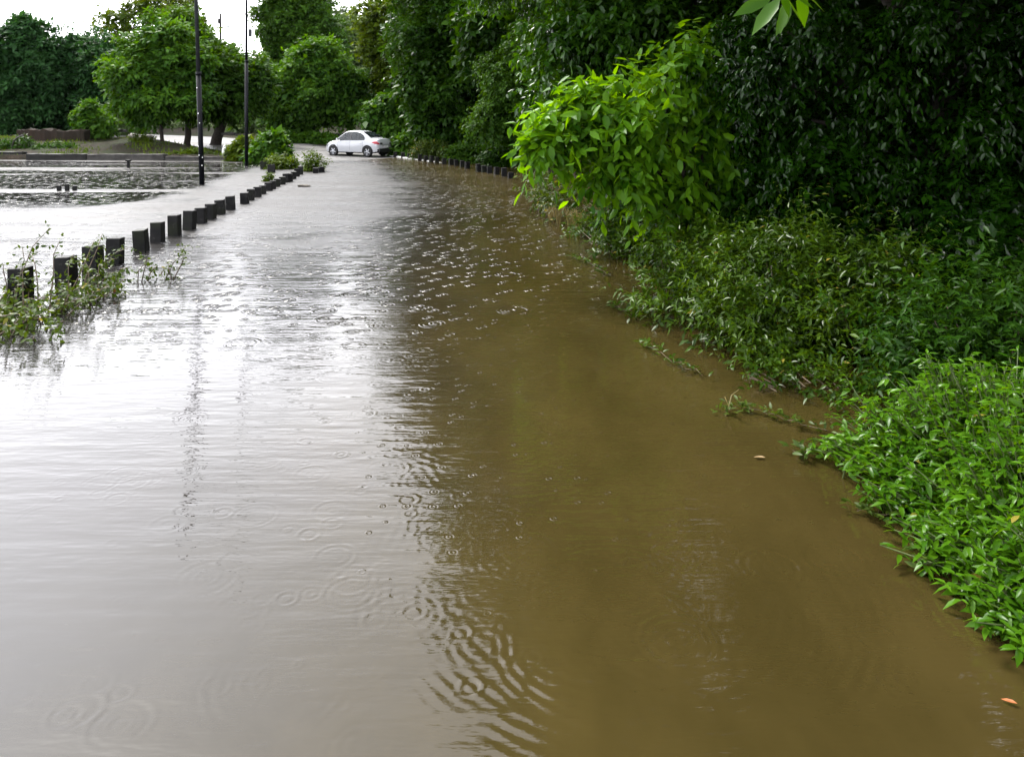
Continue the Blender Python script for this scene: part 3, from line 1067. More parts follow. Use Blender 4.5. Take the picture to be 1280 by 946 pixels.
    for s in (1, -1):
        bm = bmesh.new()
        bm_box(bm, (.11, .17, .12), (.80, s * .93, 1.0), .035)
        link('mirror', bm_mesh('mirror', bm, True), M['carpaint'], root)
        for x in (.16, -.78):
            bm = bmesh.new()
            p = spt(x, .80, s, .012)
            bm_box(bm, (.17, .03, .03), p, .008)
            link('door_handle', bm_mesh('door_handle', bm), M['alloy'], root)
        # shut lines of the doors
        for x in (.86, -.02, -.92):
            bm = bmesh.new()
            zs = np.linspace(.34, .9, 7)
            a = [bm.verts.new(spt(x - .006, z, s, .003)) for z in zs]
            b = [bm.verts.new(spt(x + .006, z, s, .003)) for z in zs]
            for k in range(6):
                bm.faces.new((a[k], b[k], b[k + 1], a[k + 1]))
            link('shut_line', bm_mesh('shut_line', bm), M['black'], root)
        # pillar between the side windows
        bm = bmesh.new()
        a = [bm.verts.new(sidept(-.07, f, s, .036)) for f in (0, .5, .95)]
        b = [bm.verts.new(sidept(.03, f, s, .036)) for f in (0, .5, .95)]
        for k in range(2):
            bm.faces.new((a[k], b[k], b[k + 1], a[k + 1]))
        link('door_pillar', bm_mesh('door_pillar', bm), M['black'], root)
    # wheels
    wt = bmesh.new()
    prof = [(.19, -.085), (.27, -.095), (.305, -.08), (.31, -.05), (.31, .05), (.305, .08), (.27, .095), (.19, .085)]
    n_ = 32
    rings = [[wt.verts.new((r * math.cos(2 * PI * k / n_), y, r * math.sin(2 * PI * k / n_))) for k in range(n_)] for r, y in prof]
    for a, b in zip(rings, rings[1:] + rings[:1]):
        for k in range(n_):
            wt.faces.new((a[k], a[(k + 1) % n_], b[(k + 1) % n_], b[k]))
    tyre_me = bm_mesh('tyre', wt, True)
    wr = bmesh.new()
    for sgn in (1,):
        pr = [(.195, -.07), (.2, .07), (.185, .078), (.175, .05)]
        rings = [[wr.verts.new((r * math.cos(2 * PI * k / n_), y, r * math.sin(2 * PI * k / n_))) for k in range(n_)] for r, y in pr]
        for a, b in zip(rings, rings[1:] + rings[:1]):
            for k in range(n_):
                wr.faces.new((a[k], a[(k + 1) % n_], b[(k + 1) % n_], b[k]))
    for k in range(5):
        a = 2 * PI * k / 5
        bm_box(wr, (.17, .03, .055), (0, 0, 0), .008, rot=Matrix.Rotation(-a, 4, 'Y') @ Matrix.Translation((.1, .06, 0)))
    bmesh.ops.create_cone(wr, cap_ends=True, segments=20, radius1=.055, radius2=.045, depth=.04, matrix=Matrix.Translation((0, .065, 0)) @ Matrix.Rotation(-PI / 2, 4, 'X'))
    rim_me = bm_mesh('rim', wr)
    wd = bmesh.new()
    bmesh.ops.create_cone(wd, cap_ends=True, segments=28, radius1=.18, radius2=.18, depth=.02, matrix=Matrix.Translation((0, .0, 0)) @ Matrix.Rotation(PI / 2, 4, 'X'))
    disc_me = bm_mesh('brake_disc', wd)
    for m_, k in ((tyre_me, 'tyre'), (rim_me, 'alloy'), (disc_me, 'black')):
        m_.materials.append(M[k])
    for x in wx:
        for s in (1, -1):
            w = bpy.data.objects.new('wheel', None)
            C.objects.link(w)
            w.parent = root
            w.location = (x, s * .755, WR)
            w.rotation_euler = (0, random.uniform(0, 1), 0) if s > 0 else (0, random.uniform(0, 1), PI)
            for nm, m_ in (('tyre', tyre_me), ('rim', rim_me), ('brake_disc', disc_me)):
                o = bpy.data.objects.new(nm, m_)
                C.objects.link(o)
                o.parent = w
    phi = math.radians(25)
    root.rotation_euler = (0, -.006, PI - phi)
    root.location = (-8.80, 42.6, .035)
    root.scale = (.96, .96, .97)


# ------------------------------------------------------------------ bank, kerbs, wall, stones
def rough_block(name, size, seed, mat, amp=.03, cuts=6):
    bm = bmesh.new()
    bmesh.ops.create_cube(bm, size=1)
    for v in bm.verts:
        v.co = Vector((v.co.x * size[0], v.co.y * size[1], v.co.z * size[2]))
    long_e = [e for e in bm.edges if abs((e.verts[0].co - e.verts[1].co).x) > .9 * size[0] and size[0] > .6]
    if long_e:
        bmesh.ops.subdivide_edges(bm, edges=long_e, cuts=cuts)
    rnd = random.Random(seed)
    for v in bm.verts:
        v.co += Vector((rnd.uniform(-amp, amp), rnd.uniform(-amp, amp) * .5, rnd.uniform(-amp, amp)))
    bmesh.ops.bevel(bm, geom=bm.edges[:], offset=min(size) * .06, segments=1, affect='EDGES')
    return bm_mesh(name, bm)


def rock_mesh(name, r, seed):
    bm = bmesh.new()
    bmesh.ops.create_icosphere(bm, subdivisions=3, radius=1)
    rng = np.random.default_rng(seed)
    k = nrm(rng.normal(size=(9, 3)))
    d = rng.uniform(.6, .95, 9)
    for v in bm.verts:
        u = np.array(v.co)
        s = min([1.0] + [d[i] / max(u @ k[i], 1e-3) for i in range(9) if u @ k[i] > 0])
        v.co = Vector((u[0] * r[0] * s, u[1] * r[1] * s, u[2] * r[2] * s))
    return bm_mesh(name, bm, False)


def build_bank():
    def kerb(x0, x1, Y, top, label, seed, mat, depth=.4):
        L = x1 - x0
        o = link('kerb_wall', rough_block('kerb_wall', (L, depth, .9), seed, mat, .02, 14), mat)
        o.location = ((x0 + x1) / 2, Y + depth / 2, top - .45)
        tag(o, label, 'kerb', 'kerb blocks along the far side of the pond')
    X = lambda px, Y: (px - 640) / FPX * Y
    kerb(X(-160, 40), X(34, 40), 39.6, .40, 'set-back dark concrete kerb at the far left of the pond', 1, M['concrete_dark'])
    kerb(X(33, 38.8), X(108, 38.8), 38.75, .33, 'mossy middle length of concrete kerb below the brown wall', 2, M['concrete_dark'])
    kerb(X(108.5, 38.8), X(205, 38.8), 38.78, .31, 'long concrete kerb with pale top edge below the leaning tree', 3, M['concrete'])
    kerb(X(206, 38.9), X(306, 38.9), 38.9, .20, 'low broken concrete kerb at the pond corner behind the two poles', 4, M['concrete'])
    # brown wall on the bank
    a, b = X(20, 46), X(107, 46)
    o = link('retaining_wall', rough_block('retaining_wall', (b - a, .5, 1.6), 9, M['wall'], .11, 22), M['wall'])
    o.location = ((a + b) / 2, 46.2, .68)
    o.rotation_euler = (0, .012, 0)
    tag(o, 'low brown stained brick wall holding the bank under the dark trees', 'wall')
    a, b = X(136, 50), X(300, 50)
    # flat coping stones at the road edge
    for px0, px1, py, lab, s in [(138, 156, 163.5, 'flat pale coping slab on top of the bank beside the round shrub', 1), (278, 294, 167.5, 'flat grey coping slab by the thick tree trunk', 2),
                                 (296, 312, 168.5, 'dark broken slab at the road edge left of the bushes', 3)]:
        Y = 49.0
        p = up((px0 + px1) / 2, py, Y)
        o = link('coping_slab', rough_block('coping_slab', ((px1 - px0) / FPX * Y, .5, .16), s, M['concrete'], .02, 4), M['concrete'])
        o.location = (p[0], Y, max(p[2], gz(p[0], Y) + .06))
        tag(o, lab, 'slab')
    for px, py, r, lab, s in [(167, 170, .38, 'larger wet stone on the bank left of the thin trunk', 1), (176, 171, .26, 'smaller wet stone on the bank near the thin trunk', 2),
                              (285, 172, .3, 'pale stone at the foot of the thick trunk', 3), (186, 168, .3, 'grey stone at the road edge behind the thin trunk', 4)]:
        Y = 47.5
        p = up(px, py, Y)
        o = link('bank_stone', rock_mesh('bank_stone', (r, r * .8, r * .7), s), M['rock'])
        o.location = (p[0], Y, gz(p[0], Y) + r * .25)
        tag(o, lab, 'stone')
    # white marker stone and pale pipe
    p = up(279.5, 190.5, 42)
    bm = bmesh.new()
    bm_tube(bm, [(0, 0, -.3), (.01, 0, .25), (.05, 0, .5), (.07, 0, .62)], [.12, .11, .075, .03], 8)
    o = link('marker_post', bm_mesh('marker_post', bm), M['white'])
    o.location = (p[0], 42, gz(p[0], 42))
    tag(o, 'small leaning white marker post on the bank near the bushes', 'marker post')
    q = up(22, 174, 42.5)
    bm = bmesh.new()
    bm_tube(bm, [(-.35, 0, -.5), (-.22, 0, .0), (.02, 0, .22), (.3, 0, .34), (.4, 0, .4)], [.05, .05, .045, .04, .02], 8)
    o = link('bent_pipe', bm_mesh('bent_pipe', bm), M['concrete'])
    o.location = (q[0], 42.5, gz(q[0], 42.5) + .45)
    tag(o, 'pale bent pipe sticking out of the grass below the brown wall', 'pipe')
    # little posts standing in the pond
    for px, py, h, lab in [(160.5, 210, .32, 'short dark post alone in the middle of the pond'), (132, 209.5, .1, 'tiny dark stump breaking the pond surface'),
                           (74, 238.5, .16, 'left dark stump of the row in the near pond'), (84, 238.5, .2, 'middle dark stump of the row in the near pond'),
                           (93.5, 238, .14, 'right dark stump of the row in the near pond')]:
        p = at(px, py)
        bm = bmesh.new()
        bm_box(bm, (.12, .12, h + .5), (0, 0, (h - .5) / 2), .015, taper=.9, rot=Matrix.Rotation(.3, 4, 'Z'))
        if h > .3:
            bm_box(bm, (.2, .16, .08), (0, 0, h), .02)
        o = link('pond_stump', bm_mesh('pond_stump', bm), M['bollard'])
        o.location = p
        tag(o, lab, 'stump', 'stumps standing in the pond')
    # painted kerb where the right verge meets the dry road
    pts = [(-3.6, 36.3), (-4.6, 38.3), (-5.7, 40.3), (-7.1, 42.6)]
    bm = bmesh.new()
    secs = []
    for i, (x, y) in enumerate(pts):
        z = .02 + .02 * i
        a = Vector(pts[min(i + 1, 3)]) - Vector(pts[max(i - 1, 0)])
        nr = Vector((a.y, -a.x)).normalized() * .2
        secs.append([bm.verts.new((x, y, -.3)), bm.verts.new((x, y, z)), bm.verts.new((x + nr.x, y + nr.y, z)), bm.verts.new((x + nr.x, y + nr.y, -.3))])
    for a, b in zip(secs, secs[1:]):
        for k in range(4):
            bm.faces.new((a[k], a[(k + 1) % 4], b[(k + 1) % 4], b[k]))
    bm.faces.new(secs[0]); bm.faces.new(secs[-1][::-1])
    o = link('kerb_strip', bm_mesh('kerb_strip', bm), M['white_kerb'])
    tag(o, 'pale painted kerb strip emerging from the water behind the white car', 'kerb')
    # clump of debris on the water
    p = at(380, 233.5)
    o = link('debris_clump', rock_mesh('debris_clump', (.22, .15, .06), 12), M['debris'])
    o.location = (p[0], p[1], .02)
    tag(o, 'dark clump of debris afloat near the end of the bollard row', 'debris')


# ------------------------------------------------------------------ trees
def build_trees():
    def T(name, label, bpx, Y, pix, mat, seed, r0, bark='bark', base_y=None, depth=1.0, zoff=0.0, **kw):
        x = (bpx - 640) / FPX * Y
        base = (x, Y, gz(x, Y) - .05 + zoff)
        return tree(name, label, base, pixblobs(pix, Y, depth), M[mat], M[bark], seed, r0, **kw)

    far = dict(dens=11, nl=7, tl=.75, detail=0, inner=.45, nlump=20, lump_s=(.18, .42), reach=1.28)
    G = 'trees beyond the pond'
    T('broadleaf_tree', 'dark blue-green tree at the far left edge, above the brown wall', 20, 60,
      [(25, 70, 34, 36), (-15, 90, 42, 50), (20, 118, 45, 36), (34, 38, 20, 15), (-60, 80, 50, 60), (5, 140, 40, 22), (62, 100, 26, 40)], 'teal', 21, .35, leaf=(.42, .2), group=G, **far)
    T('broadleaf_tree', 'dark dense tree behind the round shrub, second from the far left', 95, 62,
      [(98, 72, 34, 30), (118, 100, 34, 40), (80, 122, 36, 36), (120, 132, 30, 28), (132, 75, 22, 28)], 'teal', 22, .3, leaf=(.42, .2), group=G, **far)
    T('broadleaf_tree', 'tall loose-leaved tree showing sky gaps behind the green bank tree', 150, 72,
      [(140, 28, 16, 16), (165, 20, 14, 10), (188, 4, 24, 18), (215, 12, 26, 24), (150, 52, 22, 20), (235, 22, 18, 22)], 'olive', 23, .25, leaf=(.42, .2), group=G,
      **{**far, 'dens': 5, 'inner': .1})
    T('broadleaf_tree', 'green spreading tree on the bank with a thin curved trunk', 203, 45.5,
      [(196, 78, 42, 30), (166, 98, 26, 28), (214, 52, 32, 26), (204, 116, 44, 20), (182, 130, 26, 16), (228, 92, 26, 28)], 'fresh', 24, .13, leaf=(.34, .17), group=G,
      trunk_kw=dict(fork=.75), **{**far, 'dens': 15})
    T('broadleaf_tree', 'bank tree with the middle trunk, its crown behind the first lamp pole', 233, 48.5,
      [(240, 62, 24, 30), (262, 88, 28, 30), (250, 118, 28, 20), (226, 36, 20, 22)], 'mid', 25, .24, leaf=(.34, .17), group=G,
      trunk_kw=dict(fork=.7), **{**far, 'dens': 15})
    T('broadleaf_tree', 'bank tree with the thickest dark trunk, between the two lamp poles', 269, 50,
      [(288, 92, 30, 30), (272, 72, 20, 16), (306, 118, 26, 26), (280, 126, 26, 18), (320, 95, 14, 22)], 'mid', 26, .42, leaf=(.34, .17), group=G,
      trunk_kw=dict(fork=.62), **{**far, 'dens': 15})
    T('broadleaf_tree', 'tall dark tree reaching out of the picture above the round tree', 372, 76,
      [(352, 14, 28, 28), (385, 30, 34, 34), (345, 42, 14, 20), (372, -20, 30, 22), (404, 56, 26, 30), (355, 74, 22, 26), (380, 80, 40, 30)], 'mid', 27, .4, leaf=(.46, .22), group=G, **far)
    T('broadleaf_tree', 'pale hazy tree top standing furthest back right of the tall tree', 432, 88,
      [(430, 42, 24, 26), (452, 58, 20, 30), (414, 58, 16, 24), (440, 84, 30, 26)], 'pale', 28, .35, leaf=(.5, .24), group=G, **far)
    T('broadleaf_tree', 'rounded mid-green tree overhanging the road left of the white car', 397, 57,
      [(396, 84, 34, 26), (362, 108, 28, 24), (430, 106, 24, 26), (392, 68, 24, 16), (398, 122, 44, 24), (346, 132, 18, 18), (438, 132, 18, 18), (378, 142, 34, 16)], 'fresh', 29, .3,
      leaf=(.36, .18), group=G, trunk_kw=dict(fork=.5), **{**far, 'dens': 14})
    T('slim_tree', 'slender pale-stemmed tree half hidden behind the second lamp pole', 322, 64,
      [(326, 112, 12, 16), (318, 128, 12, 12), (334, 126, 10, 12)], 'olive', 30, .12, 'bark_pale', leaf=(.34, .16), group=G, trunk_kw=dict(fork=.8), **far)
    T('bare_tree', 'brownish thin-leaved tree far off beyond the second lamp pole', 330, 84,
      [(330, 72, 12, 12), (322, 88, 10, 14), (340, 88, 10, 14)], 'dry', 31, .14, 'bark', leaf=(.3, .12), group=G, **{**far, 'dens': 5, 'inner': .1})
    # dark backdrop trees filling the depth behind
    T('broadleaf_tree', 'low dark tree filling the gap behind the bank trunks', 215, 84, [(160, 120, 40, 34), (215, 118, 44, 36), (270, 120, 40, 34)], 'teal', 32, .3, leaf=(.55, .28), group=G, **{**far, 'dens': 8})
    T('broadleaf_tree', 'shadowy low tree in the gap behind the second lamp pole', 320, 90, [(310, 125, 34, 28), (352, 120, 34, 34), (400, 118, 34, 36)], 'deep', 33, .3, leaf=(.55, .28), group=G, **{**far, 'dens': 8})
    # right of the road, far to near
    G2 = 'trees along the right of the road'
    T('roadside_tree', 'yellow-green tree at the road bend behind the white car', 492, 58,
      [(478, 22, 24, 22), (496, 56, 28, 34), (470, 48, 14, 16), (508, 96, 26, 32), (486, 96, 18, 22), (520, 20, 30, 34)], 'olive', 41, .3, leaf=(.38, .19), group=G2, **{**far, 'dens': 12})
    T('low_tree', 'small bright tree with drooping leaves just above the white car', 478, 53,
      [(474, 140, 18, 16), (494, 134, 16, 16), (486, 156, 20, 12), (512, 146, 16, 18)], 'fresh', 42, .1, leaf=(.4, .2), group=G2, **{**far, 'dens': 14, 'droop': .5})
    T('roadside_tree', 'huge dark tree with yellowish tips filling the view above the far bollards', 575, 42,
      [(548, 40, 46, 48), (600, 50, 50, 56), (530, 98, 30, 36), (566, 112, 42, 44), (560, -40, 60, 60), (612, 118, 40, 48), (620, -40, 70, 70), (540, 150, 24, 26), (590, 160, 40, 26), (590, -130, 70, 80), (535, -70, 40, 50)],
      'deep', 43, .4, leaf=(.3, .15), group=G2, **{**far, 'dens': 15, 'tl': .65})
    T('roadside_tree', 'drooping mid-green tree hanging over the near end of the far bollards', 712, 32,
      [(632, 106, 30, 36), (664, 72, 36, 40), (612, 146, 22, 22), (654, 142, 34, 28), (700, 90, 46, 54), (690, 158, 40, 28), (720, 30, 66, 56), (690, -60, 80, 80)],
      'mid', 44, .25, leaf=(.17, .08), group=G2, dens=30, nl=9, tl=.5, detail=1, inner=.35, droop=.45, nlump=18, lump_s=(.2, .42), reach=1.1, inner_scale=1.4)
    # big overhanging tree in the middle distance: upper crown is above the picture but mirrors in the water
    x, Y = 4.8, 14.5
    base = (x, Y, gz(x, Y))
    b = pixblobs([(745, 28, 66, 46), (700, 62, 42, 38), (800, 40, 70, 60), (770, -60, 80, 70, .5), (880, 30, 80, 80, .5), (740, 100, 40, 36, 1.0), (830, 130, 70, 60, 1.5), (690, 130, 34, 40, 2.0)], 13.5)
    b += [((1.6, 13.5, 6.6), (2.3, 2.6, 1.6)), ((1.7, 14, 8.8), (2.0, 2.4, 1.7)), ((2.6, 13.2, 9.4), (2.6, 2.6, 2.0)), ((4.8, 14, 10.5), (2.8, 2.8, 2.2)),
          ((2.0, 16.5, 11.0), (2.6, 2.6, 1.8)), ((5.6, 13.5, 7.5), (2.6, 2.6, 2.2)), ((.6, 17.5, 6.6), (2.0, 2.4, 1.7))]
    tree('overhanging_tree', 'glossy dark-leaved tree arching over the water above the lime-green tree', base, b, M['lush'], M['bark'], 45, .28, G2,
         leaf=(.15, .068), dens=32, nl=8, tl=.45, detail=2, inner=.45, droop=.4, curl=.3, fold=.5, nlump=18, lump_s=(.2, .4), reach=1.15, inner_scale=1.3, gap=.2)
    # trees added behind the right leaf wall, blocking light so the thicket stays dark
    for k, (x, Y, h, r, lab) in enumerate([(10.5, 11.5, 6.0, 3.2, 'added light-blocking tree deep in the thicket at the right edge'),
                                           (9.0, 18.0, 7.5, 3.8, 'added light-blocking tree deep in the thicket behind the lime-green tree'),
                                           (7.5, 27.0, 8.5, 4.2, 'added light-blocking tree deep in the thicket behind the drooping tree'),
                                           (3.0, 37.0, 9.0, 4.5, 'added light-blocking tree deep in the thicket behind the far bollards'),
                                           (-1.5, 52.0, 10.0, 5.0, 'added light-blocking tree deep in the thicket behind the huge dark tree')]):
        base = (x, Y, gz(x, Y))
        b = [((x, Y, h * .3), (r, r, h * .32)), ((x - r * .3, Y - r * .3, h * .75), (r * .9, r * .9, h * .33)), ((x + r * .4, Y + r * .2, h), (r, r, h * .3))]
        tree('added_thicket_tree', lab, base, b, M['deep'], M['bark'], 60 + k, .25, 'added light-blocking trees deep in the thicket', leaf=(.42, .24), dens=10, nl=7, tl=.7, detail=0, inner=.5)


def build_far_wood():
    rng = np.random.default_rng(150)
    G = Leaves()
    for k in range(60):
        x = -100 + k * 2.0 + rng.uniform(-1, 1)
        y = 96 + rng.uniform(-4, 10) - max(0, x + 20) * .2
        h = rng.uniform(3.0, 5.0)
        r = np.array([2.6, 2.6, h])
        P, D = blob_twigs(rng, (x, y, h * .8), r, 210, .5)
        G.add(*leaf_geo(*twigs(rng, P, D, 7, .9, .7, .38, .25), 0))
    o = link('far_wood', G.mesh('far_wood'), M['teal'])
    tag(o, 'dark wood closing the view behind the trees across the pond', 'wood', kind='stuff')


def build_near_right():
    G2 = 'trees along the right of the road'
    # dark wall of small glossy leaves
    x, Y = 6.2, 10.2
    base = (x, Y, gz(x, Y))
    b = pixblobs([(925, 90, 52, 80, .6), (985, 40, 60, 70), (1015, 150, 55, 60, .3), (1095, 60, 66, 70, -.2), (1130, 170, 60, 56, .2), (1200, 20, 80, 80, -.5), (1235, 140, 70, 62, -.5),
                  (950, 205, 50, 50, .8), (1040, 245, 50, 40, .6), (900, 250, 40, 40, 1.2), (1330, 80, 90, 100, -.8), (1310, 250, 70, 60, -.6), (1215, 265, 50, 36, .2)], 9.0)
    b += [((3.6, 9.0, 5.6), (1.8, 1.9, 1.4)), ((5.6, 8.6, 6.6), (2.1, 2.1, 1.7)), ((4.4, 9.4, 8.4), (2.2, 2.2, 1.7)), ((7.4, 9.0, 7.2), (2.2, 2.4, 2.2)), ((6.6, 9.6, 9.6), (2.4, 2.4, 1.8)),
          ((8.2, 8.5, 4.2), (1.8, 2.2, 2.2))]
    tree('dark_leaf_tree', 'tall black-green tree with small wet glinting leaves filling the upper right', base, b, M['glossy'], M['bark'], 51, .22, G2,
         leaf=(.09, .042), dens=84, nl=9, tl=.36, detail=2, inner=.22, droop=.5, nlump=16, lump_s=(.18, .36), reach=1.2, curl=.34, fold=.55, inner_scale=1.2, gap=.35)
    # lime green large-leaved tree
    x, Y = 2.9, 10.4
    base = (x, Y, gz(x, Y))
    b = pixblobs([(822, 84, 32, 30, .2), (782, 116, 34, 26), (742, 148, 28, 22), (704, 174, 20, 13, -.2), (802, 168, 40, 36), (846, 140, 30, 42, .3), (772, 198, 34, 26, -.2), (836, 212, 36, 34, .2),
                  (842, 256, 26, 16, .2), (742, 212, 16, 14, -.3), (852, 60, 18, 16, .3), (676, 186, 8, 6, -.3), (880, 150, 24, 40, .5), (876, 230, 24, 36, .5), (862, 100, 22, 22, .4), (902, 190, 16, 36, .7), (728, 122, 10, 8), (690, 148, 8, 7)], 9.4)
    tree('large_leaf_tree', 'lime-green tree with big soft leaves glowing out over the water', base, b, M['teak'], M['bark'], 52, .07, G2,
         leaf=(.185, .09), dens=48, nl=7, tl=.36, detail=2, inner=0, droop=.4, shell=.3, nlump=12, lump_s=(.16, .36), reach=1.35, gap=.15, curl=.28, fold=.45)
    # overhead tree whose lowest branch hangs into the picture
    x, Y = 5.4, 4.6
    base = (x, Y, gz(x, Y))
    b = [((4.4, 4.6, 5.6), (2.0, 2.2, 1.3)), ((3.0, 5.0, 6.8), (1.9, 2.2, 1.4)), ((5.8, 4.0, 7.2), (2.2, 2.4, 1.8)), ((4.0, 3.2, 8.2), (2.2, 2.2, 1.6)), ((6.6, 2.0, 5.6), (2.0, 2.2, 2.0)),
         ((4.2, 1.0, 6.8), (2.2, 2.4, 1.6)), ((6.4, 5.6, 4.6), (1.4, 1.6, 1.4))]
    root = tree('branching_tree', 'tree leaning in at the top right whose long-leaved branch tip hangs down', base, b, M['deep'], M['bark'], 53, .2, G2,
                leaf=(.24, .11), dens=20, nl=7, tl=.5, detail=1, inner=.3, droop=.5, inner_scale=1.2)
    bv = Vector(base)
    tip = Vector(up(968, -6, 4.5))
    bm = bmesh.new()
    a = Vector((3.0, 5.0, 6.2))
    pts = [a, a.lerp(tip, .4) + Vector((-.1, -.1, .15)), a.lerp(tip, .75) + Vector((-.1, -.05, .1)), tip]
    bm_tube(bm, [p - bv for p in pts], [.05, .03, .016, .006], 7)
    br = link('hanging_branch', bm_mesh('hanging_branch', bm), M['twig'], root)
    rng = np.random.default_rng(3)
    P, D, N, L, W = [], [], [], [], []
    for (px, py, qx, qy, dy, ln) in [(968, -6, 917, 17, 0, 1), (976, -4, 938, 40, -.05, 1), (985, -2, 972, 42, .05, .9), (978, -8, 1010, 30, .1, .9), (990, 4, 968, 45, .15, .7), (972, -12, 940, 2, .1, 1),
                                     (984, -12, 1020, 8, 0, 1), (975, -16, 990, 20, -.1, 1), (1000, -14, 1035, 12, .1, .9), (1000, -14, 1008, 36, .2, .9)]:
        p = up(px, py, 4.5 + dy)
        q = up(qx, qy, 4.45 + dy * 1.5)
        d = q - p
        P.append(p - np.array(base)); L.append(np.linalg.norm(d)); W.append(np.linalg.norm(d) * .34)
        d = d / np.linalg.norm(d)
        nn = np.array([-.2, -.55, .75]) + rng.normal(0, .25, 3)
        nn -= d * (nn @ d)
        D.append(d); N.append(nn / np.linalg.norm(nn))
    V, F = leaf_geo(np.array(P), np.array(D), np.array(N), np.array(L), np.array(W), 2, .12, .3)
    link('leaves', np_mesh('leaves', V, F), M['herb'], br)

    # shrubs at the water's edge
    def shrub(name, label, blobs, mat, seed, leaf, dens, nl=9, tl=.32, droop=.25, detail=1, base=None, group='shrubs along the flooded right verge', shoots=0, stem='twig', inner=.3):
        c = np.mean([np.array(b_[0]) for b_ in blobs], 0)
        base = (c[0], c[1], max(gz(c[0], c[1]) - .05, -.25)) if base is None else base
        root = empty(name, base, 0, label, 'shrub', group)
        bv = Vector(base)
        rng = np.random.default_rng(seed)
        bm = bmesh.new()
        for (cc, r) in blobs:
            for k in range(5):
                u = sph(rng, 1)[0] * .6
                u[2] = abs(u[2])
                t = Vector(np.array(cc) + u * np.array(r)) - bv
                s = Vector((rng.uniform(-.15, .15), rng.uniform(-.15, .15), -.2))
                m_ = s.lerp(t, .5) + Vector((0, 0, .1))
                bm_tube(bm, [s, m_, t], [.014, .010, .004], 5)
        link('stems', bm_mesh('stems', bm), M[stem], root)
        G = Leaves()
        for (cc, r) in [q_ for (c0, r0_) in blobs for q_ in [(np.asarray(c0), np.asarray(r0_) * .8)] + lumps(rng, c0, r0_, 9, (.28, .5), 1.1)]:
            r = np.asarray(r)
            area = 4 * PI * ((r[0] * r[1] + r[0] * r[2] + r[1] * r[2]) / 3)
            n_ = int(area * dens * .5 * rng.uniform(.5, 1.3))
            P, D = blob_twigs(rng, cc, r, n_, .55, .35)
            k = P[:, 2] > -.02
            P, D = P[k], D[k]
            D[:, 2] += .35
            G.add(*leaf_geo(*twigs(rng, P, nrm(D), nl, tl, leaf[0], leaf[1], droop), detail, .3, .4))
            if inner:
                P, D = blob_twigs(rng, cc, r * .7, int(n_ * inner), .1)
                P = P[P[:, 2] > -.05]
                D = D[:len(P)]
                if len(P):
                    G.add(*leaf_geo(*twigs(rng, P, D, nl, tl, leaf[0] * 1.2, leaf[1] * 1.3, droop), 1))
            if shoots:
                P, D = blob_twigs(rng, cc, r, max(2, shoots // 5), .95, .3)
                k = (D[:, 2] > -.1) & (P[:, 2] > .05)
                P, D = P[k], D[k]
                D[:, 2] += .8
                G.add(*leaf_geo(*twigs(rng, P, nrm(D), nl + 4, tl * 2.1, leaf[0] * 1.1, leaf[1], droop * 1.3), detail, .3, .4))
        me = G.mesh('foliage')
        me.transform(Matrix.Translation(-bv))
        link('foliage', me, M[mat], root)
        return root

    pb = pixblobs
    S = (.075, .026)
    shrub('verge_shrub', 'small dark shrub on the waterline under the lime-green tree', pb([(775, 296, 36, 22, .5), (735, 285, 26, 16, 2.5), (815, 312, 34, 24)], 11.0), 'shrub', 71, (.10, .035), 55, shoots=14)
    shrub('verge_shrub', 'fine-leaved shrub at the waterline, just nearer than the lime-green tree', pb([(850, 335, 46, 40), (835, 385, 36, 34, -.6), (880, 320, 44, 30, .5)], 8.4), 'shrub', 72, (.085, .03), 90, shoots=24)
    shrub('verge_shrub', 'broad fine-leaved shrub spilling over the water in mid view at right', pb([(940, 345, 60, 46, .5), (915, 405, 56, 46), (985, 400, 60, 56), (1000, 330, 56, 40, .5), (960, 455, 56, 34, -.5)], 7.0), 'shrub', 73, S, 130, shoots=34)
    shrub('verge_shrub', 'shrub with arching shoots standing against the black thicket at right', pb([(1075, 345, 50, 44, .5), (1065, 420, 60, 60), (1115, 390, 50, 50, .3)], 6.6), 'shrub', 74, S, 120, shoots=40)
    shrub('verge_shrub', 'dim shrub at the right edge behind the bright herbs', pb([(1190, 415, 60, 54), (1260, 400, 60, 60), (1150, 465, 60, 40, -.3), (1240, 480, 70, 40, -.5), (1330, 440, 60, 60)], 5.8), 'deep', 75, (.08, .028), 100, shoots=30)
    shrub('verge_shrub', 'low dark creeper on the water in front of the broad shrub', pb([(1010, 480, 50, 30), (1075, 490, 50, 26), (950, 475, 30, 18), (1050, 530, 46, 20, -.5), (990, 505, 36, 16, -.2), (1110, 512, 60, 26, -.4), (1190, 500, 70, 34, -.3), (1270, 500, 60, 34, -.3)], 5.9), 'shrub', 76, (.06, .024), 120, tl=.22, shoots=10)
    shrub('verge_shrub', 'straggling shrub with yellowing leaves by the near end of the far bollards', pb([(672, 236, 16, 16), (700, 256, 22, 18, -2), (690, 240, 22, 14, -1)], 17.5), 'weed', 77, (.13, .05), 30, shoots=12)

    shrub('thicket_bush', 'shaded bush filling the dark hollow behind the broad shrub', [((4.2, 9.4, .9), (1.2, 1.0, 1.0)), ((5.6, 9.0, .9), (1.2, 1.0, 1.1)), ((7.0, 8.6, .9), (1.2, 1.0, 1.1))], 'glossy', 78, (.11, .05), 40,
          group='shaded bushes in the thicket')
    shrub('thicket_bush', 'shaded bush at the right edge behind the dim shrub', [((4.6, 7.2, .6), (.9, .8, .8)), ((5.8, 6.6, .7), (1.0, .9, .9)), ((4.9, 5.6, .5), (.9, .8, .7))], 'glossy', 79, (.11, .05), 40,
          group='shaded bushes in the thicket')
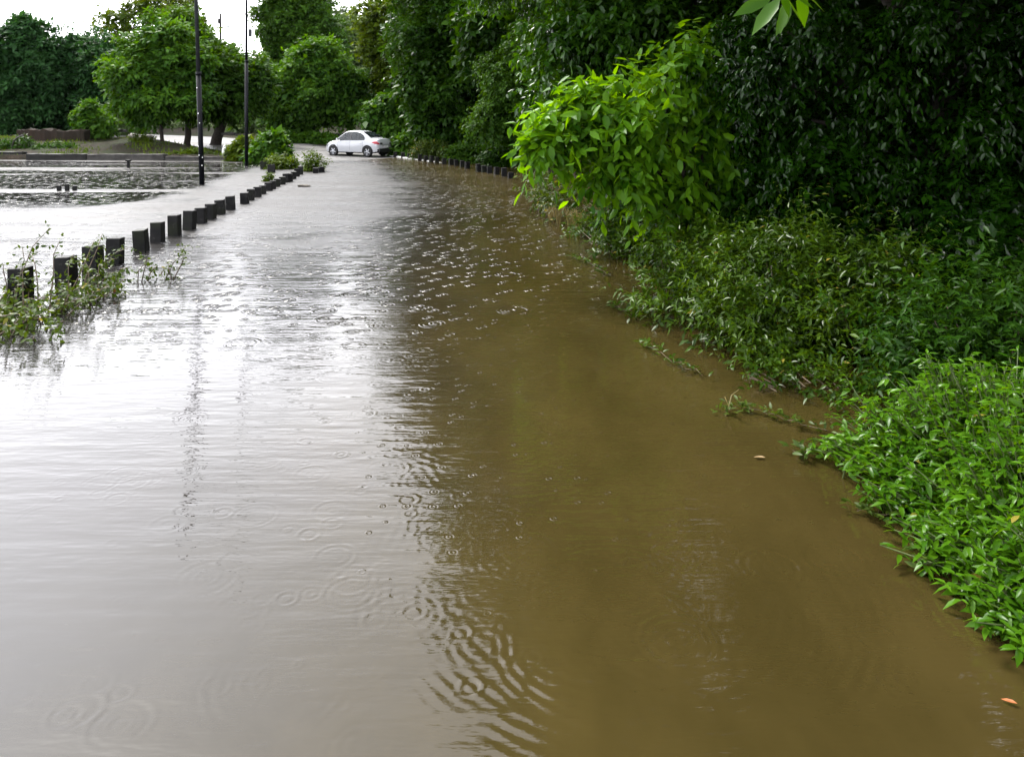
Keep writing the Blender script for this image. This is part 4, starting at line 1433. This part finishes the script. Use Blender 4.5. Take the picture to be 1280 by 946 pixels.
    shrub('thicket_bush', 'shaded bush under the lime-green tree, low beside the water', [((2.6, 10.8, .7), (.9, .9, .8)), ((3.4, 10.0, .8), (.8, .8, .8)), ((2.2, 12.4, .6), (.9, 1.0, .8))], 'deep', 80, (.12, .05), 40,
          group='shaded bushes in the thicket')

    # bright broad-leaved herbs at the lower right: ground cover
    rng = np.random.default_rng(81)
    poly = np.array([(1062, 564), (1112, 602), (1142, 645), (1170, 684), (1222, 744), (1262, 785), (1315, 830), (1400, 860), (1450, 590), (1250, 562), (1120, 552)], float)
    W2 = np.array([at(*p)[:2] for p in poly])

    def inside(pt):
        x, y = pt
        c = False
        j = len(W2) - 1
        for i in range(len(W2)):
            if (W2[i, 1] > y) != (W2[j, 1] > y) and x < (W2[j, 0] - W2[i, 0]) * (y - W2[i, 1]) / (W2[j, 1] - W2[i, 1]) + W2[i, 0]:
                c = not c
            j = i
        return c
    pts = []
    lo, hi = W2.min(0), W2.max(0)
    while len(pts) < 2300:
        p = rng.uniform(lo, hi)
        if inside(p):
            pts.append(p)
    pts = np.array(pts)
    fr = rng.random(len(pts)) < .25
    pts[fr] += rng.normal(0, .13, (fr.sum(), 2))
    edge = np.array([min(np.min(np.hypot(*(W2[:7] + (W2[1:8] - W2[:7]) * t - p).T)) for t in np.linspace(0, 1, 8)) for p in pts])
    hgt = .06 + .44 * sstep(0, .7, edge) * rng.uniform(.35, 1.2, len(pts)) + .05 * rng.uniform(0, 1, len(pts))
    bm = bmesh.new()
    G = Leaves()
    org = np.stack([pts[:, 0], pts[:, 1], np.zeros(len(pts))], 1)
    tops = []
    for p, h in zip(pts, hgt):
        lean = rng.normal(0, .1, 2) + np.array([-.06, -.03])
        a = Vector((p[0], p[1], -.05))
        t = Vector((p[0] + lean[0], p[1] + lean[1], h))
        bm_tube(bm, [a, a.lerp(t, .5) + Vector((-lean[0] * .15, -lean[1] * .15, .02)), t], [.006, .005, .003], 4, cap=False)
        tops.append((a, t))
    A = np.array([list(a) for a, t in tops])
    Tt = np.array([list(t) for a, t in tops])
    for lvl, L in [(.45, .06), (.62, .068), (.8, .072), (.95, .066), (1.0, .05)]:
        for rep in range(2):
            P = A + (Tt - A) * lvl
            ang = rng.uniform(0, 6.28, len(P)) + rep * PI
            D = np.stack([np.cos(ang), np.sin(ang), rng.uniform(-.35, .5, len(P)) + (.5 if lvl == 1.0 else 0)], 1)
            D = nrm(D)
            N = np.array([0, 0, 1.0]) + rng.normal(0, .3, D.shape)
            N = nrm(N - D * np.sum(N * D, 1, keepdims=True))
            s = rng.uniform(.7, 1.35, len(P))
            G.add(*leaf_geo(P, D, N, L * s, L * .38 * s, 2, .45, .4))
    root = empty('herb_patch', (2.6, 4.2, 0), 0, 'bright green broad-leaved herbs covering the flooded verge at lower right', 'ground cover')
    root['kind'] = 'stuff'
    me = G.mesh('leaves')
    me.transform(Matrix.Translation((-2.6, -4.2, 0)))
    tag(link('leaves', me, M['herb'], root), kind='stuff')
    me = bm_mesh('stems', bm)
    me.transform(Matrix.Translation((-2.6, -4.2, 0)))
    tag(link('stems', me, M['stem'], root), kind='stuff')

    # runners creeping out over the water from the herbs
    def runner(label, pix, seed, leafL, n_, mat='weed', z=.03):
        rng = np.random.default_rng(seed)
        pts = [at(*p) for p in pix]
        pts = [pts[int(t)] + (pts[min(int(t) + 1, len(pts) - 1)] - pts[int(t)]) * (t % 1) + np.append(rng.normal(0, .025, 2), 0) for t in np.linspace(0, len(pts) - 1, len(pts) * 3)]
        for k, p in enumerate(pts):
            p[2] = .012 + z * math.sin(k * 1.3) ** 2
        root = empty('creeping_runner', tuple(pts[0]), 0, label, 'creeper', 'runners creeping out over the brown water')
        bv = np.array(pts[0])
        bm = bmesh.new()
        bm_tube(bm, [Vector(p - bv) for p in pts], [.0022] * (len(pts) - 1) + [.0015], 6)
        link('stem', bm_mesh('stem', bm), M['twig'], root)
        n_ = int(n_ * 3.2)
        ts = rng.uniform(0, 1, n_) ** .9 * (len(pts) - 1.001)
        P = np.array([pts[int(t)] + (pts[int(t) + 1] - pts[int(t)]) * (t % 1) for t in ts]) - bv
        P[:, :2] += rng.normal(0, .035, (n_, 2))
        P[:, 2] += np.abs(rng.normal(0, .018, n_))
        ang = rng.uniform(0, 6.28, n_)
        D = nrm(np.stack([np.cos(ang), np.sin(ang), rng.uniform(.1, 1.0, n_)], 1))
        N = np.array([0, 0, 1.0]) + rng.normal(0, .4, D.shape)
        N = nrm(N - D * np.sum(N * D, 1, keepdims=True))
        s = rng.uniform(.6, 1.2, n_)
        V, F = leaf_geo(P, D, N, leafL * 1.35 * s, leafL * .5 * s, 2, .35, .35)
        link('leaves', np_mesh('leaves', V, F), M[mat], root)
    runner('leafy runner reaching furthest into the brown water, below the broad shrub', [(1040, 545), (1000, 535), (960, 520), (925, 512), (905, 520)], 1, .045, 34)
    runner('short leafy runner just above the floating tan leaf', [(1060, 565), (1030, 562), (1005, 568), (990, 572)], 2, .05, 20)
    runner('isolated runner tip on the water beside the lower herbs', [(1120, 650), (1095, 645), (1070, 640)], 3, .055, 14)
    runner('runner trailing from the lowest herbs toward the bottom right', [(1240, 740), (1190, 715), (1160, 705), (1145, 710)], 4, .05, 20)
    runner('dark runner at the foot of the fine-leaved shrub', [(880, 470), (850, 462), (820, 440), (800, 432)], 5, .05, 24, 'shrub')
    runner('dark runner on the water left of the waterline shrubs', [(810, 400), (785, 392), (765, 384)], 6, .055, 16, 'shrub')
    runner('dark runner reaching out below the lime-green tree', [(760, 345), (735, 330), (712, 322)], 7, .07, 16, 'shrub')


def blade_clump(name, label, pts, seed, mat, L, W, nb, cat='grass clump', group=None):
    """tufts of arching blades; pts: world foot points"""
    rng = np.random.default_rng(seed)
    base = np.mean(np.array(pts), 0)
    V, F, k = [], [], 0
    for p in pts:
        for _ in range(nb):
            a = rng.uniform(0, 6.28)
            l = L * rng.uniform(.6, 1.2)
            s = rng.uniform(.25, .8)
            d = np.array([math.cos(a), math.sin(a), 0])
            sd = np.array([-d[1], d[0], 0]) * W * .5
            f = np.array(p) - base + d * rng.uniform(0, .1)
            c = [f, f + d * l * s * .3 + np.array([0, 0, l * .55]), f + d * l * s * .8 + np.array([0, 0, l * .75]), f + d * l * s * 1.2 + np.array([0, 0, l * .6])]
            for q, w in zip(c, (1, .9, .6, .1)):
                V += [q - sd * w, q + sd * w]
            F += [(k, k + 1, k + 3, k + 2), (k + 2, k + 3, k + 5, k + 4), (k + 4, k + 5, k + 7, k + 6)]
            k += 8
    o = link(name, np_mesh(name, np.array(V), [np.array(F)]), M[mat])
    o.location = base
    return tag(o, label, cat, group)


def build_small_plants():
    # weed growing round the nearest bollards at left
    def weed(label, stems, seed, leaf, mat='weed', n_mul=1.0, extra=None, cat='weed'):
        """stems: list of ((px,py) base on water, (px,py) tip, Y at tip)"""
        rng = np.random.default_rng(seed)
        b0 = at(*stems[0][0])
        root = empty('leafy_weed', tuple(b0), 0, label, cat, 'weeds standing in the water by the left kerb')
        bm = bmesh.new()
        G = Leaves()
        for (bp, tp, dY) in stems:
            a = at(*bp)
            a[2] = -.05
            t = up(tp[0], tp[1], a[1] + dY)
            t[2] = max(t[2], .04)
            m_ = (a + t) / 2 + np.array([rng.normal(0, .05), rng.normal(0, .05), .05])
            q1 = a * .75 + m_ * .25 + (m_ - a) * .25
            ctrl = [a, q1, m_, (m_ + t) / 2 + np.array([rng.normal(0, .03), 0, .03]), t]
            bm_tube(bm, [Vector(p - b0) for p in ctrl], [.009, .008, .006, .005, .003], 5)
            ln = np.linalg.norm(t - a)
            n_ = max(6, int(ln * 26 * n_mul))
            for f in np.linspace(.12, 1, n_):
                s = f * (len(ctrl) - 1.001)
                p = ctrl[int(s)] + (ctrl[int(s) + 1] - ctrl[int(s)]) * (s % 1)
                d = nrm((ctrl[int(s) + 1] - ctrl[int(s)])[None])[0]
                # a short side twig with a tuft of leaves
                u = nrm((sph(rng, 1) + d * .6)[0][None])
                kk = rng.integers(2, 5)
                G.add(*leaf_geo(*twigs(rng, (p - b0)[None], u, int(kk), leaf[0] * 1.5, leaf[0], leaf[1], .2), 2, .2, .25))
        feet = sorted([at(*bp) - b0 + np.array([0, 0, -.05]) for bp, _t, _d in stems], key=lambda p: (p[0], p[1]))
        bm_tube(bm, [Vector(p) for p in feet], [.008] * len(feet), 5)      # the rootstock under water that joins the stems
        link('stems', bm_mesh('stems', bm), M['twig'], root)
        link('leaves', G.mesh('leaves'), M[mat], root)
        return root
    rng = random.Random(4)
    dense = []
    for k in range(95):
        bx = rng.uniform(-40, 128)
        by = 424 - max(0, (bx - 20)) * .46 + rng.uniform(-38, 2)
        dense.append(((bx, by), (bx + rng.uniform(-40, 44), by - rng.uniform(2, 34)), rng.uniform(-.35, .35)))
    dense += [((45, 424), (40, 428), -.2), ((60, 422), (75, 402), -.3)]
    weed('dense weed patch of small leaves round the nearest bollards at the left edge', dense, 91, (.062, .034), n_mul=.95)
    weed('tall thin weed stems arching above the nearest black bollards', [((30, 400), (62, 285), .3), ((60, 395), (75, 300), .3), ((15, 395), (28, 310), .3), ((72, 392), (118, 300), .4), ((95, 385), (128, 292), .4),
                                                                         ((10, 390), (4, 330), .2), ((48, 396), (40, 318), .2), ((84, 388), (92, 318), .2), ((110, 380), (104, 325), .3)], 92, (.058, .032), n_mul=.7)
    weed('small weed sprig standing in the water in front of the fifth bollard', [((176, 352), (179, 322), 0), ((172, 352), (186, 330), .1), ((182, 351), (196, 333), .1)], 93, (.065, .036), n_mul=1.1)
    weed('slanting weed sprig at the tip of the patch, furthest into the road', [((214, 350), (232, 308), .1), ((205, 348), (222, 318), .1), ((196, 346), (216, 338), .1), ((216, 349), (208, 328), .1)], 94, (.065, .036), n_mul=.9)
    weed('trailing weed strand on the water between the patch and the sprigs', [((120, 365), (150, 342), .1), ((135, 362), (163, 350), .1), ((128, 372), (146, 366), 0)], 95, (.06, .034), n_mul=.9)
    # coloured leaves caught in the weed
    for px, py, s, lab in [(141, 352, .075, 'red dead leaf caught at the end of the weed patch'), (142.5, 366, .07, 'orange dead leaf just above the water by the weed patch')]:
        p = at(px, py + 6)
        V, F = leaf_geo(np.array([[0, 0, 0.]]), nrm(np.array([[.3, -.4, .7]])), nrm(np.array([[.3, -.8, -.4]])), np.array([s]), np.array([s * .6]), 2)
        o = link('dead_leaf', np_mesh('dead_leaf', V, F), M['orange_leaf'])
        o.location = (p[0], p[1], .05)
        tag(o, lab, 'leaf', 'dead leaves')
    # floating leaves
    for px, py, s, rz, mat, lab in [(957, 574, .07, 2.9, 'tan_leaf', 'curled tan leaf afloat on the brown water below the runners'), (1272, 883, .05, 2.6, 'orange_leaf', 'orange leaf afloat at the bottom right corner'),
                                    (944, 574, .06, .2, 'tan_leaf', 'narrow pale leaf afloat beside the curled tan leaf')]:
        p = at(px, py)
        V, F = leaf_geo(np.array([[0, 0, 0.]]), np.array([[1., 0, .12]]), np.array([[-.12, .1, 1.]]), np.array([s]), np.array([s * .35]), 2, .2, .5)
        o = link('floating_leaf', np_mesh('floating_leaf', V, F), M[mat])
        o.location = (p[0], p[1], .012)
        o.rotation_euler = (0, 0, rz)
        tag(o, lab, 'leaf', 'leaves afloat on the water')
    # a forked dead twig in the water
    p = at(905, 520)
    bm = bmesh.new()
    bm_tube(bm, [(0, 0, -.03), (.04, .02, .06), (.07, .05, .13), (.13, .08, .16)], [.006, .005, .004, .002], 6)
    bm_tube(bm, [(.04, .02, .06), (.02, .05, .12)], [.004, .002], 5)
    o = link('dead_twig', bm_mesh('dead_twig', bm), M['dry'])
    o.location = p
    tag(o, 'pale dead twig poking out of the brown water by the longest runner', 'twig')

    # bushes at the end of the bollard row and along the bank
    def bush(name, label, pix, Y, mat, seed, leaf, dens=28, nl=8, tl=.35, droop=.25, group=None, r0=.04):
        b = pixblobs(pix, Y)
        c = np.mean([q[0] for q in b], 0)
        base = (c[0], Y, max(gz(c[0], Y) - .05, -.3))
        root = empty(name, base, 0, label, 'bush', group)
        link('stems', trunk_mesh('stems', base, [q[0] for q in b], r0, seed, fork=.3, seg=6), M['twig'], root)
        link('foliage', crown_mesh('foliage', b, seed, leaf, dens, nl, tl, droop, 0, .5, .35, base), M[mat], root)
        return root
    G = 'bushes by the pond and the bollards'
    bush('leafy_bush', 'rounded bright bush with big leaves right of the second lamp pole', [(338, 184, 18, 13), (350, 192, 12, 12), (325, 192, 14, 10), (342, 174, 12, 8)], 36, 'fresh', 101, (.26, .15), group=G)
    bush('leafy_bush', 'low yellow-green bush on the water at the end of the bollard row', [(352, 204, 14, 10), (362, 209, 9, 8), (344, 208, 10, 8)], 32, 'olive', 102, (.14, .06), 34, group=G)
    bush('leafy_bush', 'arching pale bush between the white marker and the second lamp pole', [(296, 190, 10, 9), (308, 184, 10, 10), (318, 190, 10, 10), (300, 196, 10, 6)], 38, 'olive', 103, (.26, .13), 24, group=G)
    bush('leafy_bush', 'small ragged plant growing over two short bollards out in the road', [(391, 200, 6, 8), (398, 205, 7, 6), (388, 207, 5, 6)], 30.5, 'olive', 104, (.13, .05), 34, group=G)
    bush('leafy_bush', 'tiny plant on top of a bollard near the pond corner', [(336, 222, 3.5, 4), (333, 226, 4, 3)], 25.5, 'olive', 105, (.08, .04), 50, tl=.12, group=G)
    bush('leafy_bush', 'round dark-green shrub standing on the bank above the brown wall end', [(118, 152, 16, 15), (112, 138, 10, 10), (128, 158, 12, 12), (104, 146, 10, 9)], 47.5, 'fresh', 106, (.26, .14), 24, group=G)
    bush('leafy_bush', 'light-green bush behind the coping slab, beside the round shrub', [(158, 152, 14, 11), (172, 156, 12, 8), (150, 160, 10, 6)], 60, 'pale', 107, (.28, .13), 20, group=G)
    bush('leafy_bush', 'low yellow weed bush on the bank above the kerb', [(184, 178, 8, 6), (172, 174, 6, 5)], 45.5, 'olive', 108, (.15, .06), 40, group=G)
    bush('leafy_bush', 'low grassy bush on the bank left of the bent pipe', [(5, 183, 16, 7), (30, 180, 9, 8)], 43, 'deep', 109, (.18, .06), 30, group=G)
    bush('leafy_bush', 'sprawling green weeds between bent pipe and kerb', [(60, 185, 16, 2.5), (88, 184, 10, 2), (74, 182, 6, 3)], 43, 'deep', 110, (.16, .05), 30, tl=.2, group=G)
    bush('leafy_bush', 'low bush on the bank corner left of the white marker', [(245, 192, 12, 4), (232, 193, 10, 3)], 40.5, 'olive', 111, (.15, .06), 40, tl=.2, group=G)
    bush('hedge', 'low clipped green hedge along the far side of the road left of the car', [(350, 172, 14, 7), (368, 173, 14, 7), (386, 174, 14, 7), (404, 175, 14, 7)], 54.5, 'fresh', 112, (.24, .1), 40, tl=.3, group=None)
    bush('leafy_bush', 'pale undergrowth bush behind the second lamp pole', [(300, 160, 16, 8), (318, 158, 12, 9), (334, 162, 14, 8)], 63, 'pale', 113, (.3, .13), 22, group=G)
    bush('leafy_bush', 'light undergrowth bush seen between the bank trunks', [(205, 158, 12, 8), (248, 158, 12, 8), (226, 160, 12, 6)], 68, 'pale', 114, (.3, .14), 20, group=G)
    G = 'bushes behind the far bollards'
    bush('verge_bush', 'leafy bush immediately behind the white car boot', [(505, 182, 13, 13), (494, 188, 8, 8), (518, 186, 9, 9)], 42.5, 'fresh', 121, (.22, .1), 30, group=G)
    bush('verge_bush', 'brown-green scrub bush behind the second to sixth far bollards', [(536, 187, 14, 9), (552, 190, 12, 9), (524, 188, 8, 8)], 39.5, 'weed', 122, (.16, .06), 40, group=G)
    bush('verge_bush', 'scrub bush in shade behind the middle of the far bollards', [(574, 192, 14, 11), (592, 194, 14, 12)], 36.5, 'mid', 123, (.16, .06), 40, group=G)
    bush('verge_bush', 'dark scrub bush behind the nearest of the far bollards', [(612, 194, 14, 11), (634, 197, 14, 11), (654, 200, 16, 12)], 33.5, 'deep', 124, (.16, .06), 40, group=G)
    # dry grass by the waterline under the lime tree
    blade_clump('dry_grass_tuft', 'tuft of dry yellow grass at the waterline below the lime-green tree', [at(700, 279), at(712, 281), at(690, 275), at(722, 284)], 131, 'dry', .42, .014, 46)
    # grass over the bank (ground cover)
    rng = np.random.default_rng(141)
    V, F, k = [], [], 0
    for _ in range(9000):
        x = rng.uniform(-36, -13.5)
        y = rng.uniform(39.3, 49)
        if np.sin(x * 1.1) * np.sin(y * .9 + x * .3) + rng.normal(0, .35) < .35:
            continue
        d, _z = 0, 0
        z = 0
        a = rng.uniform(0, 6.28)
        h = rng.uniform(.06, .22)
        w = .03
        V += [(x - w * math.cos(a), y - w * math.sin(a), h), (x + w * math.cos(a), y + w * math.sin(a), h), (x + rng.normal(0, .06), y + rng.normal(0, .06), h)]
        F.append((k, k + 1, k + 2))
        k += 3
    V = np.array(V)
    zz = ground_z(V[:, 0], V[:, 1])
    hh = V[:, 2].copy()
    V[:, 2] = zz
    V[2::3, 2] += hh[2::3]
    V[0::3, 2] -= .02
    V[1::3, 2] -= .02
    o = link('bank_grass', np_mesh('bank_grass', V, [np.array(F)]), M['olive'])
    tag(o, 'short yellowish grass growing on the earth bank beyond the pond', 'grass', kind='stuff')


# ------------------------------------------------------------------ light, sky, camera
def build_world():
    w = bpy.data.worlds.new('World')
    SC.world = w
    w.use_nodes = True
    t = w.node_tree
    t.nodes.clear()
    out = t.nodes.new('ShaderNodeOutputWorld')
    bg = t.nodes.new('ShaderNodeBackground')
    sky = t.nodes.new('ShaderNodeTexSky')
    sky.sky_type = 'NISHITA'
    sky.sun_disc = False
    sky.sun_elevation = math.radians(SUN_EL)
    sky.sun_rotation = math.radians(SUN_AZ)
    sky.air_density = 1.0
    sky.dust_density = 6.0
    sky.ozone_density = 1.0
    hs = t.nodes.new('ShaderNodeHueSaturation')
    hs.inputs['Saturation'].default_value = 0.12
    t.links.new(sky.outputs[0], hs.inputs['Color'])
    # thick even cloud: evens the clear sky out
    mx = t.nodes.new('ShaderNodeMix')
    mx.data_type = 'RGBA'
    mx.inputs[0].default_value = 0.6
    mx.inputs[7].default_value = (SKY_GREY * .985, SKY_GREY * .985, SKY_GREY * 1.06, 1)
    t.links.new(hs.outputs[0], mx.inputs[6])
    # rain cloud is brighter low down, where the rain veil scatters the light
    tc = t.nodes.new('ShaderNodeTexCoord')
    sp = t.nodes.new('ShaderNodeSeparateXYZ')
    t.links.new(tc.outputs['Generated'], sp.inputs[0])
    mr = t.nodes.new('ShaderNodeMapRange')
    mr.interpolation_type = 'SMOOTHSTEP'
    for k, v in (('From Min', 0.0), ('From Max', 0.75), ('To Min', 1.3), ('To Max', 0.9)):
        mr.inputs[k].default_value = v
    t.links.new(sp.outputs[2], mr.inputs['Value'])
    vm = t.nodes.new('ShaderNodeVectorMath')
    vm.operation = 'SCALE'
    t.links.new(mx.outputs[2], vm.inputs[0])
    t.links.new(mr.outputs[0], vm.inputs['Scale'])
    t.links.new(vm.outputs[0], bg.inputs['Color'])
    bg.inputs['Strength'].default_value = 0.1
    t.links.new(bg.outputs[0], out.inputs['Surface'])


SUN_EL, SUN_AZ = 52.0, -40.0     # azimuth clockwise from +Y: the sun stands ahead and to the left
SKY_GREY = 8.8


def build_haze():
    bm = bmesh.new()
    bm_box(bm, (900, 700, 40), (0, 120, 18.5))
    n = NT('wet_air')
    v = n.n('ShaderNodeVolumePrincipled')
    v.inputs['Color'].default_value = (.78, .93, 1, 1)
    v.inputs['Density'].default_value = HAZE
    v.inputs['Anisotropy'].default_value = .2
    n.l(v.outputs[0], n.out.inputs['Volume'])
    o = link('haze', bm_mesh('haze', bm), n.m)
    tag(o, 'thin pale rain haze hanging over the flooded road', 'haze', kind='stuff')


HAZE = 0.00002


def build_light_camera():
    build_world()
    ld = bpy.data.lights.new('sun', 'SUN')
    ld.energy = 1.2
    ld.angle = math.radians(14)
    ld.color = (1.0, .96, .88)
    lo = bpy.data.objects.new('sun', ld)
    C.objects.link(lo)
    el, az = math.radians(SUN_EL), math.radians(SUN_AZ)
    d = Vector((math.sin(az) * math.cos(el), math.cos(az) * math.cos(el), math.sin(el)))
    lo.rotation_euler = d.to_track_quat('Z', 'Y').to_euler()
    lo.location = (-20, 20, 40)
    cd = bpy.data.cameras.new('camera')
    cd.sensor_width = 36
    cd.lens = 36 * FPX / 1280
    cd.shift_y = -(473 - HY) / 1280
    cd.clip_start = .05
    cd.clip_end = 3000
    co = bpy.data.objects.new('camera', cd)
    C.objects.link(co)
    co.location = (0, 0, CAM_H)
    co.rotation_euler = (PI / 2, 0, 0)
    SC.camera = co
    vs = SC.view_settings
    SC.display_settings.display_device = 'sRGB'
    vs.view_transform = 'Standard'
    vs.look = 'None'
    vs.gamma = 1
    vs.use_curve_mapping = False
    vs.exposure = 2.6
    cy = SC.cycles
    SC.render.engine = 'CYCLES'
    cy.use_denoising = True
    try:
        cy.denoiser = 'OPENIMAGEDENOISE'
    except Exception:
        pass
    cy.max_bounces = 7
    cy.diffuse_bounces = 3
    cy.glossy_bounces = 3
    cy.transmission_bounces = 5
    cy.volume_bounces = 0
    cy.sample_clamp_indirect = 6
    cy.caustics_reflective = False
    cy.caustics_refractive = False


make_materials()
build_ground()
build_road()
build_water()
build_bollards()
build_poles()
build_car()
build_bank()
build_trees()
build_far_wood()
build_near_right()
build_small_plants()
build_haze()
build_light_camera()
